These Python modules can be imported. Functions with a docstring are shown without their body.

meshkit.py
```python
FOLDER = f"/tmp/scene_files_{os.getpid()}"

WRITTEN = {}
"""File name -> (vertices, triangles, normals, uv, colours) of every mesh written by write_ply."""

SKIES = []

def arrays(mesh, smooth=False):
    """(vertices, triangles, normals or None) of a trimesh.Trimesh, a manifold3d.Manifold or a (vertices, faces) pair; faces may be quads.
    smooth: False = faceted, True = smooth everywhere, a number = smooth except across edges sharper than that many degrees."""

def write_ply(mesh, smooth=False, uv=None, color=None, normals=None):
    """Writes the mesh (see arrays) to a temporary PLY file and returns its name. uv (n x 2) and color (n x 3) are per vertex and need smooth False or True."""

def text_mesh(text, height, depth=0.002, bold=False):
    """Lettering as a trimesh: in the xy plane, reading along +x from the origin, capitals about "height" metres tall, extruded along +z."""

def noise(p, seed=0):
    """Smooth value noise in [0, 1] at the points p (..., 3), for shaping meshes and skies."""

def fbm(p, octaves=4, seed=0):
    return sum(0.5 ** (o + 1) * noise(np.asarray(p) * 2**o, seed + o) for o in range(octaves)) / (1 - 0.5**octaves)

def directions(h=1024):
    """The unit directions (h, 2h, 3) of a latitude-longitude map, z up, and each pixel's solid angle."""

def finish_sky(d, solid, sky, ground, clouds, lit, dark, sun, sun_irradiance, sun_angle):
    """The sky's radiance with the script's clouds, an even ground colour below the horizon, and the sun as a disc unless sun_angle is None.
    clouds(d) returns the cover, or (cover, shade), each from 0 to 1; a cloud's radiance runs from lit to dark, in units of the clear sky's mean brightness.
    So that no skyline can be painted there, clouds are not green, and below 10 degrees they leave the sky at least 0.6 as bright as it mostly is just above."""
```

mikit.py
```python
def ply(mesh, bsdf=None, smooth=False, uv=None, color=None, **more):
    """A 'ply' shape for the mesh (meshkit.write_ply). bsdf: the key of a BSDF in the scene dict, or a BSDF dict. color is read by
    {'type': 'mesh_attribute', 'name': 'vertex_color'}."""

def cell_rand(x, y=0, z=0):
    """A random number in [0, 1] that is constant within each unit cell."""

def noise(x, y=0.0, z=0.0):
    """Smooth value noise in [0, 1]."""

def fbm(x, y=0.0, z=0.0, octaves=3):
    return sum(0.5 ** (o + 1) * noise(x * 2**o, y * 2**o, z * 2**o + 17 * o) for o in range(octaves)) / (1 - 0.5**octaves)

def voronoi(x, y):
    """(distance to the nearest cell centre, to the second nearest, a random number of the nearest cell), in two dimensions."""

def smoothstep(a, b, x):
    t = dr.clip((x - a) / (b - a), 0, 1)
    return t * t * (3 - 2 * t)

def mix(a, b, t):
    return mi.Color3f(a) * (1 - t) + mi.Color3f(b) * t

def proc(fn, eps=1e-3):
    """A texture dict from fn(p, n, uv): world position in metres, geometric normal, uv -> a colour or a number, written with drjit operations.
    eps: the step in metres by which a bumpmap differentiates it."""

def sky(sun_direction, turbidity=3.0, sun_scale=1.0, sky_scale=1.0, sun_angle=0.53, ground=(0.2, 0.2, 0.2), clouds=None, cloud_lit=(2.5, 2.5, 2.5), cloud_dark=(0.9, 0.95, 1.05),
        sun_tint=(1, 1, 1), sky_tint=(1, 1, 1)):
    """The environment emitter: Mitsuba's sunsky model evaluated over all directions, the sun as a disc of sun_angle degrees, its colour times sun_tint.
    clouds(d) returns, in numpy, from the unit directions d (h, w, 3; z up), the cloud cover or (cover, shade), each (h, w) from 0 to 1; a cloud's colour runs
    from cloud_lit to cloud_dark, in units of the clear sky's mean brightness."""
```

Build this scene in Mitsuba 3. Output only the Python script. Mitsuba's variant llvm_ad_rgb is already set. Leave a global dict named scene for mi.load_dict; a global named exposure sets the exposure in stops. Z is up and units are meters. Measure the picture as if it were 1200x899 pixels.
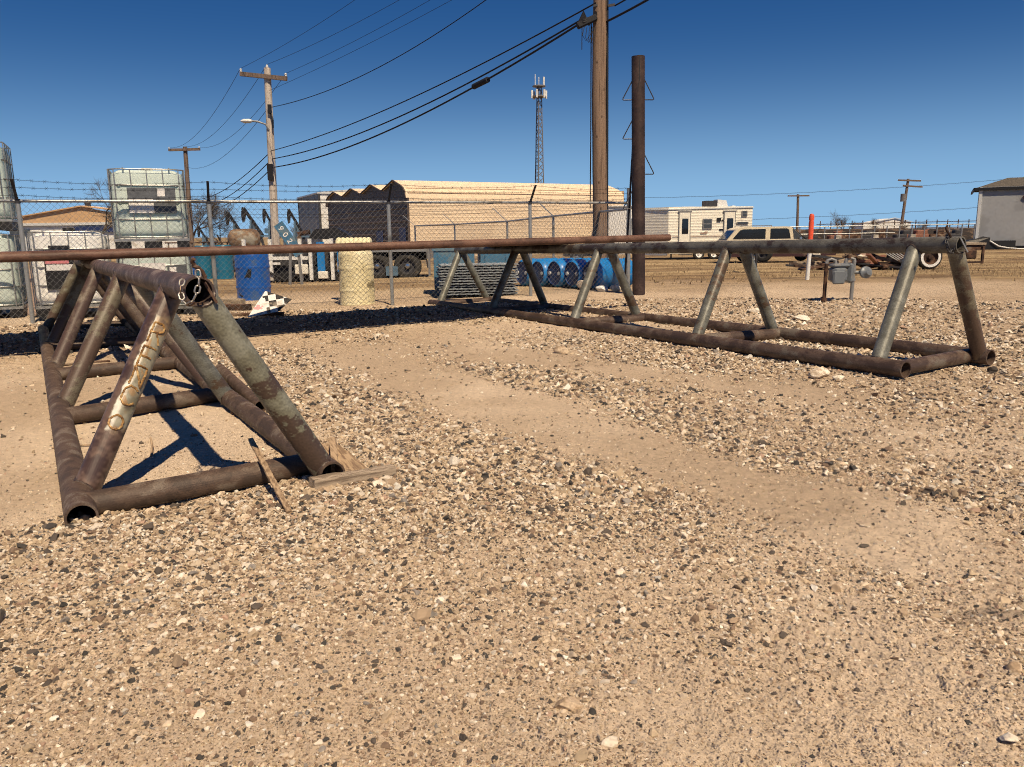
import math, random
import numpy as np, trimesh, manifold3d as m3
import drjit as dr, mitsuba as mi
import mikit, meshkit
from mikit import noise, fbm, voronoi, cell_rand, smoothstep, mix

T = mi.ScalarTransform4f
PI = math.pi
random.seed(7)
rng = np.random.default_rng(11)
scene, labels = {}, {}

# ---------------------------------------------------------------- camera, sky, exposure
EYE = 1.0625
_p, _r = math.radians(10.8), math.radians(0.75)
scene['camera'] = {
    'type': 'perspective', 'fov': 66.22, 'fov_axis': 'x', 'near_clip': 0.05, 'far_clip': 6000.0,
    'to_world': T().look_at(origin=[0, 0, EYE], target=[0, math.cos(_p), EYE - math.sin(_p)],
                            up=[math.sin(_r), math.cos(_r) * math.sin(_p), math.cos(_r) * math.cos(_p)])}
SUN = (0.298, -0.743, 1.0)
def dust_veil(d):
    """thin pale dust haze that thickens evenly towards the whole horizon, slightly uneven"""
    el = np.degrees(np.arcsin(np.clip(d[..., 2], 0, 1)))
    return 0.80 * np.exp(-(el / 7.2) ** 2) * (0.94 + 0.12 * meshkit.fbm(d * np.array([2.0, 2.0, 9.0]), 3, 5))
scene['sky'] = mikit.sky(SUN, turbidity=2.0, sky_tint=(0.19, 0.56, 1.06), sky_scale=0.435, ground=(0.34, 0.26, 0.17), sun_tint=(1.04, 1.0, 0.92),
                         clouds=dust_veil, cloud_lit=(3.75, 6.6, 9.7), cloud_dark=(3.75, 6.6, 9.7))
exposure = 1.70

# ---------------------------------------------------------------- materials
def rgb(*c):
    return {'type': 'rgb', 'value': list(c)}
def mat(name, color, rough=0.6, metal=0.0, spec=0.4, two=True, bump=None, **more):
    c = color if isinstance(color, dict) else (mikit.proc(color) if callable(color) else rgb(*color))
    d = {'type': 'principled', 'base_color': c, 'roughness': rough, 'metallic': metal, 'specular': spec, **more}
    if bump:
        d = {'type': 'bumpmap', 'bump_texture': mikit.proc(bump[0], bump[2] if len(bump) > 2 else 1e-3), 'scale': bump[1], 'bsdf': d}
    if two:
        d = {'type': 'twosided', 'bsdf': d}
    scene['mat_' + name] = d
    return 'mat_' + name
def patchy(colors, scale, edges=(0.42, 0.5, 0.58), fine=4.0, stretch=(1, 1, 1), low=0.0):
    """two- or three-colour blotches with a fine grain"""
    a, b, c = colors
    def fn(p, n, uv):
        x, y, z = p.x * scale * stretch[0], p.y * scale * stretch[1], p.z * scale * stretch[2]
        f = fbm(x, y, z, 4)
        g = noise(x * fine, y * fine, z * fine)
        h = noise(x * fine * 4.1, y * fine * 4.1, z * fine * 4.1)
        f = f + 0.16 * (g - 0.5) + 0.1 * (h - 0.5)
        if low:                                   # paint worn down to rust over the lower part, in blotches
            f = f - low * (1 - smoothstep(0.12, 0.62, p.z + 0.5 * (fbm(p.x * 5 + 7, p.y * 5, p.z * 5, 3) - 0.5)))
        col = mix(a, b, smoothstep(edges[0], edges[1], f))
        col = mix(col, c, smoothstep(edges[1] + 0.02, edges[2] + 0.03, f))
        return col * (0.80 + 0.4 * h)
    return fn
def speck(color, amt=0.25, scale=40.0, dirt=None, dscale=2.0, lo=0.55, hi=0.7):
    def fn(p, n, uv):
        h = noise(p.x * scale, p.y * scale, p.z * scale)
        col = mi.Color3f(color) * (1 - amt / 2 + amt * h)
        if dirt is not None:
            f = fbm(p.x * dscale, p.y * dscale, p.z * dscale, 4)
            col = mix(col, mi.Color3f(dirt), smoothstep(lo, hi, f))
        return col
    return fn

mat('rust_rail', patchy([(0.058, 0.039, 0.029), (0.087, 0.057, 0.041), (0.15, 0.118, 0.092)], 13.0, (0.36, 0.52, 0.72)), 0.62, 0.0, 0.5)
mat('rust_beam', patchy([(0.055, 0.038, 0.033), (0.095, 0.062, 0.050), (0.16, 0.125, 0.105)], 12.0, (0.38, 0.54, 0.70)), 0.55, 0.0, 0.5)
mat('grey_beam', patchy([(0.050, 0.036, 0.030), (0.105, 0.100, 0.087), (0.155, 0.15, 0.13)], 8.0, (0.36, 0.48, 0.68)), 0.48, 0.15, 0.5)
mat('grey_rail', patchy([(0.060, 0.039, 0.030), (0.105, 0.071, 0.053), (0.15, 0.125, 0.10)], 9.0, (0.40, 0.54, 0.70)), 0.55, 0.1, 0.5)
mat('olive_leg', patchy([(0.085, 0.055, 0.040), (0.130, 0.112, 0.078), (0.19, 0.18, 0.14)], 9.0, (0.36, 0.48, 0.68), low=0.14), 0.5, 0.0, 0.5)
mat('brown_leg', patchy([(0.070, 0.044, 0.036), (0.110, 0.080, 0.060), (0.18, 0.155, 0.12)], 9.0, (0.38, 0.50, 0.68), low=0.10), 0.5, 0.0, 0.5)
mat('grey_leg', patchy([(0.095, 0.064, 0.044), (0.130, 0.130, 0.110), (0.20, 0.205, 0.18)], 8.0, (0.28, 0.40, 0.68), low=0.05), 0.42, 0.2, 0.5)
mat('pale_leg', patchy([(0.075, 0.050, 0.038), (0.165, 0.160, 0.115), (0.235, 0.235, 0.185)], 8.0, (0.34, 0.43, 0.66), low=0.22), 0.45, 0.1, 0.5)
mat('pipe_rust', patchy([(0.075, 0.038, 0.026), (0.122, 0.062, 0.042), (0.165, 0.090, 0.062)], 6.0, (0.36, 0.52, 0.70), stretch=(1, 1, 1)), 0.6, 0.0, 0.45)
mat('post_rust', patchy([(0.024, 0.015, 0.015), (0.038, 0.023, 0.022), (0.062, 0.040, 0.035)], 3.0, (0.36, 0.52, 0.70)), 0.65, 0.0, 0.4)
mat('scrap_rust', patchy([(0.040, 0.024, 0.019), (0.095, 0.052, 0.034), (0.20, 0.15, 0.11)], 4.0, (0.40, 0.52, 0.70)), 0.8, 0.0, 0.3)
mat('weld', patchy([(0.17, 0.085, 0.030), (0.36, 0.20, 0.070), (0.55, 0.38, 0.17)], 45.0, (0.38, 0.52, 0.68)), 0.45, 0.2, 0.6)
mat('weld_dark', patchy([(0.035, 0.025, 0.022), (0.075, 0.052, 0.042), (0.14, 0.11, 0.09)], 40.0, (0.38, 0.52, 0.68)), 0.5, 0.2, 0.6)
mat('wagon_tan', speck((0.66, 0.585, 0.43), 0.08, 15.0), 0.4)
mat('galv', speck((0.36, 0.37, 0.37), 0.3, 60.0, (0.2, 0.19, 0.17), 5.0, 0.56, 0.72), 0.42, 0.55, 0.5)
mat('mesh_wire', (0.25, 0.25, 0.25), 0.5, 0.5, 0.5)
mat('chain', speck((0.40, 0.385, 0.355), 0.5, 90.0, (0.20, 0.12, 0.07), 25.0, 0.5, 0.62), 0.36, 0.8, 0.5)
mat('dark_steel', speck((0.055, 0.055, 0.06), 0.4, 30.0), 0.5, 0.3)
mat('black', (0.014, 0.014, 0.016), 0.5)
mat('rubber', speck((0.028, 0.027, 0.026), 0.4, 30.0, (0.10, 0.085, 0.065), 7.0, 0.6, 0.75), 0.8)
mat('cable', (0.012, 0.013, 0.018), 0.7)
mat('white_paint', speck((0.72, 0.72, 0.70), 0.08, 20.0, (0.48, 0.44, 0.38), 2.2, 0.60, 0.75), 0.45)
mat('cream', speck((0.76, 0.73, 0.63), 0.06, 15.0, (0.58, 0.54, 0.45), 1.2, 0.62, 0.76), 0.5)
mat('grey_white', speck((0.55, 0.57, 0.58), 0.1, 15.0), 0.5)
mat('tan_siding', speck((0.74, 0.595, 0.425), 0.05, 8.0, (0.66, 0.52, 0.37), 0.5, 0.56, 0.7), 0.5)
mat('brown_siding', speck((0.085, 0.062, 0.052), 0.12, 8.0), 0.55)
mat('grey_siding', speck((0.30, 0.315, 0.335), 0.10, 6.0, (0.25, 0.26, 0.275), 0.8, 0.54, 0.68), 0.7)
mat('shingle', speck((0.085, 0.075, 0.062), 0.6, 9.0), 0.9)
mat('tan_roof', speck((0.52, 0.34, 0.19), 0.1, 3.0), 0.7)
mat('navy', (0.020, 0.035, 0.11), 0.5)
mat('steel_grey', speck((0.16, 0.155, 0.16), 0.15, 6.0), 0.5)
mat('blue_drum', speck((0.010, 0.085, 0.36), 0.2, 30.0, (0.04, 0.10, 0.26), 5.0, 0.60, 0.75), 0.35, 0, 0.5)
mat('sky_drum', speck((0.015, 0.19, 0.52), 0.2, 30.0, (0.05, 0.20, 0.42), 4.0, 0.60, 0.75), 0.38, 0, 0.5)
mat('teal_drum', speck((0.012, 0.135, 0.23), 0.2, 30.0, (0.04, 0.12, 0.18), 4.0, 0.60, 0.75), 0.4, 0, 0.5)
mat('drum_end', speck((0.010, 0.035, 0.13), 0.4, 20.0, (0.05, 0.07, 0.12), 8.0, 0.55, 0.70), 0.5)
mat('yellow_drum', patchy([(0.24, 0.20, 0.11), (0.70, 0.62, 0.38), (0.78, 0.71, 0.48)], 3.5, (0.28, 0.36, 0.60)), 0.5)
mat('yellow_hose', speck((0.74, 0.69, 0.45), 0.15, 20.0, (0.48, 0.42, 0.26), 5.0, 0.6, 0.75), 0.5)
mat('bin_blue', speck((0.055, 0.16, 0.27), 0.2, 20.0, (0.12, 0.19, 0.24), 5.0, 0.55, 0.7), 0.55)
mat('grey_sheet', speck((0.27, 0.305, 0.335), 0.25, 14.0, (0.17, 0.19, 0.21), 6.0, 0.52, 0.66), 0.6)
scene['mat_bottle'] = {'type': 'principledthin', 'base_color': rgb(0.72, 0.83, 0.79), 'roughness': 0.3, 'diff_trans': 0.55, 'spec_trans': 0.0}
mat('bottle_white', speck((0.80, 0.80, 0.78), 0.05, 12.0), 0.35)
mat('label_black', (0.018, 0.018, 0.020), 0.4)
mat('label_grey', speck((0.10, 0.11, 0.125), 0.5, 22.0), 0.5)
mat('label_white', speck((0.75, 0.74, 0.73), 0.08, 30.0), 0.4)
mat('label_pink', (0.62, 0.22, 0.24), 0.5)
mat('glass_dark', (0.012, 0.014, 0.018), 0.08, 0, 0.6)
mat('glass_grey', (0.055, 0.06, 0.065), 0.1, 0, 0.6)
mat('maroon', speck((0.050, 0.022, 0.020), 0.15, 10.0, (0.12, 0.085, 0.065), 2.0, 0.58, 0.72), 0.35, 0, 0.5)
mat('chrome', (0.62, 0.62, 0.62), 0.2, 0.95)
mat('orange', speck((0.75, 0.105, 0.050), 0.15, 25.0), 0.45)
mat('concrete', patchy([(0.27, 0.25, 0.22), (0.42, 0.39, 0.34), (0.50, 0.47, 0.42)], 5.0), 0.85)
mat('pinkish_board', speck((0.34, 0.24, 0.19), 0.2, 15.0), 0.7)
mat('rock_white', patchy([(0.42, 0.34, 0.25), (0.66, 0.58, 0.47), (0.74, 0.68, 0.58)], 12.0, (0.3, 0.42, 0.6)), 0.85)
mat('rock_tan', patchy([(0.32, 0.23, 0.15), (0.47, 0.36, 0.25), (0.57, 0.46, 0.33)], 14.0), 0.85)
mat('dark_clod', speck((0.045, 0.038, 0.033), 0.5, 40.0), 0.9)
mat('gas_grey', speck((0.165, 0.185, 0.205), 0.15, 40.0, (0.24, 0.23, 0.21), 10.0, 0.58, 0.7), 0.45, 0.2)
mat('pipe_grey', speck((0.24, 0.24, 0.24), 0.2, 40.0), 0.45, 0.3)
mat('twig', speck((0.10, 0.080, 0.062), 0.4, 10.0), 0.9)
mat('far_leaf', speck((0.055, 0.048, 0.040), 0.5, 3.0), 0.9)
mat('berm', speck((0.026, 0.020, 0.017), 0.7, 3.0, (0.11, 0.075, 0.05), 1.2, 0.54, 0.66), 0.95)
mat('tank_rust', patchy([(0.13, 0.080, 0.05), (0.22, 0.145, 0.09), (0.28, 0.25, 0.20)], 3.0, (0.4, 0.52, 0.62)), 0.7)
mat('jack_blue', speck((0.085, 0.15, 0.22), 0.3, 12.0), 0.55)
mat('oxide', speck((0.22, 0.10, 0.07), 0.3, 12.0), 0.7)

def wood_fn(light, dark, sx, sz):
    def fn(p, n, uv):
        g = noise(p.x * sx, p.y * sx, p.z * sz)
        h = fbm(p.x * sx * 2.3, p.y * sx * 2.3, p.z * sz * 2.0, 3)
        k = noise(p.x * sx * 0.5 + 9, p.y * sx * 0.5, p.z * sz * 6.0)
        f = 0.5 * g + 0.6 * h
        col = mix(dark, light, smoothstep(0.30, 0.62, f))
        return mix(col, mi.Color3f(dark) * 0.45, smoothstep(0.80, 0.90, k) * smoothstep(0.45, 0.6, g))
    return fn
mat('pole_wood', wood_fn((0.235, 0.160, 0.112), (0.115, 0.074, 0.052), 42.0, 1.3), 0.85)
mat('pole_wood_pale', wood_fn((0.50, 0.45, 0.40), (0.30, 0.25, 0.21), 20.0, 0.8), 0.85)
mat('pole_wood_dark', wood_fn((0.17, 0.125, 0.10), (0.09, 0.066, 0.054), 20.0, 0.8), 0.85)
def plank_fn(d, light, dark):
    d = np.asarray(d, float) / np.linalg.norm(d)
    e = np.array([-d[1], d[0], 0]); e /= max(np.linalg.norm(e), 1e-6)
    def fn(p, n, uv):
        a = p.x * d[0] + p.y * d[1] + p.z * d[2]
        b = p.x * e[0] + p.y * e[1]
        f = fbm(a * 6.0, b * 120.0, p.z * 120.0, 3)
        k = noise(a * 14.0, b * 300.0, p.z * 300.0)
        return mix(dark, light, smoothstep(0.33, 0.62, 0.75 * f + 0.25 * k))
    return fn
mat('plank_grey', plank_fn((0.82, 0.56, 0), (0.37, 0.30, 0.225), (0.17, 0.13, 0.095)), 0.85)
mat('plank_tan', plank_fn((-0.4, 0.9, 0), (0.40, 0.29, 0.185), (0.20, 0.135, 0.085)), 0.85)

# the leg that carries the welded letters: bare pale paint down its front, dark rust along its left edge
LEG_A, LEG_B = np.array([-1.79, 3.141, 0.02]), np.array([-1.537, 3.61, 0.855])
_ax = (LEG_B - LEG_A) / np.linalg.norm(LEG_B - LEG_A)
_face = np.array([0.42, -0.9, 0.0]); _face -= _ax * (_face @ _ax); _face /= np.linalg.norm(_face)
_side = np.cross(_ax, _face)
if _side[0] < 0: _side = -_side
def lettered_leg(p, n, uv):
    q = [p.x - LEG_A[0], p.y - LEG_A[1], p.z - LEG_A[2]]
    t = q[0] * _ax[0] + q[1] * _ax[1] + q[2] * _ax[2]
    s = (q[0] * _side[0] + q[1] * _side[1] + q[2] * _side[2]) / 0.0540
    w = fbm(p.x * 14, p.y * 14, p.z * 14, 4)
    v = noise(p.x * 70, p.y * 70, p.z * 70)
    col = mix((0.060, 0.036, 0.032), (0.135, 0.088, 0.068), smoothstep(0.36, 0.62, w + 0.2 * (v - 0.5)))
    olive = mix((0.20, 0.185, 0.130), (0.31, 0.295, 0.225), smoothstep(0.35, 0.6, w))
    pale = mix((0.50, 0.47, 0.38), (0.64, 0.62, 0.55), smoothstep(0.35, 0.6, w))
    inside = smoothstep(0.27, 0.36, t + 0.35 * (w - 0.5)) * (1 - smoothstep(0.76, 0.83, t + 0.3 * (w - 0.5)))
    col = mix(col, olive, inside * smoothstep(-0.50, -0.36, s + 1.1 * (w - 0.5)))
    col = mix(col, pale, inside * smoothstep(-0.48, -0.36, s + 0.9 * (w - 0.5)) * (1 - smoothstep(-0.18, 0.04, s + 0.7 * (w - 0.5))))
    rust = smoothstep(0.50, 0.62, fbm(p.x * 22 + 5, p.y * 22, p.z * 12, 3)) * inside * smoothstep(-0.35, -0.2, s)
    return mix(col, (0.34, 0.19, 0.075), 0.75 * rust) * (0.85 + 0.3 * v)
mat('lettered_leg', lettered_leg, 0.42, 0.0, 0.5)

# ---------------------------------------------------------------- mesh helpers
def unit(v):
    v = np.asarray(v, float); return v / max(np.linalg.norm(v), 1e-12)
def frame(d):
    d = unit(d); a = np.array([0, 0, 1.0]) if abs(d[2]) < 0.95 else np.array([1.0, 0, 0])
    x = unit(np.cross(a, d)); return x, np.cross(d, x), d
def rotz(a):
    c, s = math.cos(a), math.sin(a); return np.array([[c, -s, 0], [s, c, 0], [0, 0, 1.0]])
class MB:
    def __init__(self): self.v, self.f, self.n = [], [], 0
    def add(self, v, f):
        v = np.asarray(v, float); f = np.asarray(f, int)
        if f.shape[1] == 4: f = np.vstack([f[:, [0, 1, 2]], f[:, [0, 2, 3]]])
        self.v.append(v); self.f.append(f + self.n); self.n += len(v); return self
    def tm(self, m, R=None, t=(0, 0, 0)):
        v = np.asarray(m.vertices); v = v @ R.T if R is not None else v
        return self.add(v + np.asarray(t, float), m.faces)
    def box(self, c, s, R=None, ch=0.0):
        s = np.asarray(s, float) / 2
        if ch > 0:
            pts = []
            for sx in (-1, 1):
                for sy in (-1, 1):
                    for sz in (-1, 1):
                        b = np.array([sx, sy, sz]) * s
                        for k in range(3):
                            q = b.copy(); q[k] -= ch * (sx, sy, sz)[k]
                            for j in range(3):
                                if j != k: pass
                            pts.append(b - np.array([sx, sy, sz]) * ch * (np.arange(3) != k))
            h = trimesh.Trimesh(np.array(pts)).convex_hull
            return self.tm(h, R, c)
        v = np.array([[x, y, z] for x in (-1, 1) for y in (-1, 1) for z in (-1, 1)], float) * s
        f = [[0, 1, 3, 2], [4, 6, 7, 5], [0, 4, 5, 1], [2, 3, 7, 6], [0, 2, 6, 4], [1, 5, 7, 3]]
        if R is not None: v = v @ R.T
        return self.add(v + np.asarray(c, float), f)
    def beam(self, a, b, w, h, ch=0.0):
        a, b = np.asarray(a, float), np.asarray(b, float)
        x, y, d = frame(b - a)
        return self.box((a + b) / 2, (w, h, np.linalg.norm(b - a)), np.stack([x, y, d], 1), ch)
    def tube(self, a, b, r, r2=None, n=12, caps=True):
        a, b = np.asarray(a, float), np.asarray(b, float); r2 = r if r2 is None else r2
        x, y, d = frame(b - a); t = np.arange(n) * 2 * PI / n
        ring = np.cos(t)[:, None] * x + np.sin(t)[:, None] * y
        v = np.vstack([a + ring * r, b + ring * r2]); i = np.arange(n); j = (i + 1) % n
        self.add(v, np.stack([i, j, j + n, i + n], 1))
        if caps:
            self.add(np.vstack([a + ring * r, [a]]), np.stack([j, i, i * 0 + n], 1))
            self.add(np.vstack([b + ring * r2, [b]]), np.stack([i, j, i * 0 + n], 1))
        return self
    def hollow(self, a, b, r, wall, n=40, depth=None):
        """an open pipe: outside, inside and the two ring-shaped ends"""
        a, b = np.asarray(a, float), np.asarray(b, float); x, y, d = frame(b - a)
        t = np.arange(n) * 2 * PI / n; ring = np.cos(t)[:, None] * x + np.sin(t)[:, None] * y
        i = np.arange(n); j = (i + 1) % n; ri = r - wall
        L = np.linalg.norm(b - a); k = max(2, int(L / 0.5) + 1)
        st = np.linspace(0, 1, k)
        v = np.vstack([a + (b - a) * s + ring * r for s in st])
        for q in range(k - 1): self.add(v[q * n:(q + 2) * n], np.stack([i, j, j + n, i + n], 1))
        self.add(np.vstack([a + ring * ri, b + ring * ri]), np.stack([j, i, i + n, j + n], 1))
        self.add(np.vstack([a + ring * r, a + ring * ri]), np.stack([j, i, i + n, j + n], 1))
        self.add(np.vstack([b + ring * r, b + ring * ri]), np.stack([i, j, j + n, i + n], 1))
        return self
    def poly(self, pts, r, n=8, closed=False, caps=True):
        P = np.asarray(pts, float); k = len(P)
        tang = np.gradient(P, axis=0) if not closed else (np.roll(P, -1, 0) - np.roll(P, 1, 0))
        rr = np.broadcast_to(np.asarray(r, float), (k,)); t = np.arange(n) * 2 * PI / n
        up = np.array([0, 0, 1.0]); V = []; px = None
        for q in range(k):
            d = unit(tang[q])
            if px is None: px, _, _ = frame(d)
            px = unit(px - d * (px @ d)); py = np.cross(d, px)
            V.append(P[q] + rr[q] * (np.cos(t)[:, None] * px + np.sin(t)[:, None] * py))
        V = np.vstack(V); i = np.arange(n); j = (i + 1) % n; F = []
        for q in range(k if closed else k - 1):
            o, o2 = q * n, ((q + 1) % k) * n
            F.append(np.stack([i + o, j + o, j + o2, i + o2], 1))
        self.add(V, np.vstack(F))
        if caps and not closed:
            self.add(np.vstack([V[:n], P[:1]]), np.stack([j, i, i * 0 + n], 1))
            self.add(np.vstack([V[-n:], P[-1:]]), np.stack([i, j, i * 0 + n], 1))
        return self
    def lathe(self, prof, n=28, R=None, t=(0, 0, 0)):
        prof = np.asarray(prof, float); a = np.arange(n) * 2 * PI / n; k = len(prof)
        V = np.vstack([np.stack([np.cos(a) * p[0], np.sin(a) * p[0], a * 0 + p[1]], 1) for p in prof])
        i = np.arange(n); j = (i + 1) % n
        F = np.vstack([np.stack([i + q * n, j + q * n, j + (q + 1) * n, i + (q + 1) * n], 1) for q in range(k - 1)])
        if R is not None: V = V @ R.T
        return self.add(V + np.asarray(t, float), F)
    def prism(self, poly, a, b, R=None, t=(0, 0, 0)):
        """polygon in xz extruded along y from a to b"""
        from shapely.geometry import Polygon
        m = trimesh.creation.extrude_polygon(Polygon(poly), b - a, engine='earcut')
        v = np.asarray(m.vertices); v = np.stack([v[:, 0], b - v[:, 2], v[:, 1]], 1)
        if R is not None: v = v @ R.T
        return self.add(v + np.asarray(t, float), np.asarray(m.faces))
    def quad(self, *p): return self.add(np.array(p, float), [[0, 1, 2, 3]])
    def move(self, R=None, t=(0, 0, 0)):
        for q in range(len(self.v)):
            v = self.v[q] @ R.T if R is not None else self.v[q]
            self.v[q] = v + np.asarray(t, float)
        return self
    def mesh(self):
        return trimesh.Trimesh(np.vstack(self.v), np.vstack(self.f), process=False)

# ---------------------------------------------------------------- scene bookkeeping
taken = set()
def numbered(key):
    if key not in taken: taken.add(key); return key
    k = 1
    while f'{key}_{k:03d}' in taken: k += 1
    key = f'{key}_{k:03d}'; taken.add(key); return key
def as_mesh(m): return m.mesh() if isinstance(m, MB) else m
def thing(name, label, cat, group=None):
    key = numbered(name); labels[key] = {'label': label, 'category': cat}
    if group: labels[key]['group'] = group
    return key
def part(parent, name, mesh, m, smooth=False, label=None, **kw):
    key = numbered(parent + '__' + name)
    scene[key] = mikit.ply(as_mesh(mesh), 'mat_' + m, smooth=smooth, **kw)
    if label: labels[key] = {'label': label}
    return key
def solo(name, mesh, m, label, cat, group=None, smooth=False, **kw):
    key = thing(name, label, cat, group)
    scene[key] = mikit.ply(as_mesh(mesh), 'mat_' + m, smooth=smooth, **kw)
    return key
def struct(name, mesh, m, label=None, kind='structure', smooth=False, **kw):
    key = numbered(name); scene[key] = mikit.ply(as_mesh(mesh), 'mat_' + m, smooth=smooth, **kw)
    labels[key] = {'kind': kind, 'label': label} if label else {'kind': kind}
    return key
def stuff_part(key, label=None):
    labels.setdefault(key, {})['kind'] = 'stuff'
    if label: labels[key]['label'] = label

# ---------------------------------------------------------------- terrain
def sst(a, b, x):
    t = np.clip((np.asarray(x, float) - a) / (b - a), 0, 1); return t * t * (3 - 2 * t)
def lay(x, y):
    """the lie of the yard, without its small bumps"""
    x, y = np.asarray(x, float), np.asarray(y, float); r = np.hypot(x, y)
    return ((-.0085 + .136 * np.tanh(x / 7.65)) * np.exp(-np.maximum(r - 12, 0) ** 2 / 288.0) - .55 * sst(14, 46, r)
            + .07 * np.exp(-((x + 6.3) ** 2 + (y - 12.2) ** 2) / 5.1))
SAND = [(-2.9, 8.9, -1.36, 7.42, 0.454, 0.61), (-1.36, 7.42, -0.64, 5.8, 0.389, 0.671), (-0.64, 5.8, 0, 4.75, 0.356, 0.732), (0, 4.75, 0.45, 4.02, 0.324, 0.732), (0.45, 4.02, 0.77, 3.42, 0.216, 0.549), (0.77, 3.42, 1.3, 2.64, 0.281, 0.61), (-0.92, 8.45, 0, 6.94, 0.486, 0.549), (0, 6.94, 0.87, 6.06, 0.324, 0.549), (0.87, 6.06, 1.9, 4.9, 0.281, 0.549), (-4.7, 7.2, -2.15, 3.3, 0.648, 0.915), (-3.6, 7.0, -1.75, 4.3, 0.454, 0.732), (1.3, 2.64, 1.0, 1.5, 0.432, 0.366), (1.9, 3.9, 3.0, 3.3, 0.432, 0.427), (0.35, 1.55, 0.6, 1.3, 0.162, 0.366), (-3.0, 9.6, 1.0, 9.0, 0.54, 0.366)]
GRAVEL = [(-.93, 7.07, 0, 5.95, .24, .40), (0, 5.95, .58, 5.2, .20, .45), (.58, 5.2, .94, 4.2, .20, .40), (.94, 4.2, 1.33, 3.39, .15, .45),
          (1.40, 3.30, 1.78, 2.84, .13, .65), (-1.1, 5.2, -.2, 3.5, .35, .35), (-2.0, 2.75, .4, 3.05, .34, .55), (-2.6, 2.2, .1, 2.2, .30, .20), (1.5, 6.6, 4.6, 6.6, .55, .45),
          (-.2, 3.4, .35, 3.0, .22, .45), (1.0, 2.35, 1.25, 1.85, .13, .35)]
def bands(x, y, sqrt, exp, clip):
    s = 0.0
    for sign, group in ((-1, SAND), (1, GRAVEL)):
        for x0, y0, x1, y1, w, a in group:
            dx, dy = x1 - x0, y1 - y0
            t = clip(((x - x0) * dx + (y - y0) * dy) / (dx * dx + dy * dy), 0.0, 1.0)
            d2 = (x - x0 - dx * t) * (x - x0 - dx * t) + (y - y0 - dy * t) * (y - y0 - dy * t)
            s = s + sign * a * exp(-d2 / (w * w))
    return s
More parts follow.
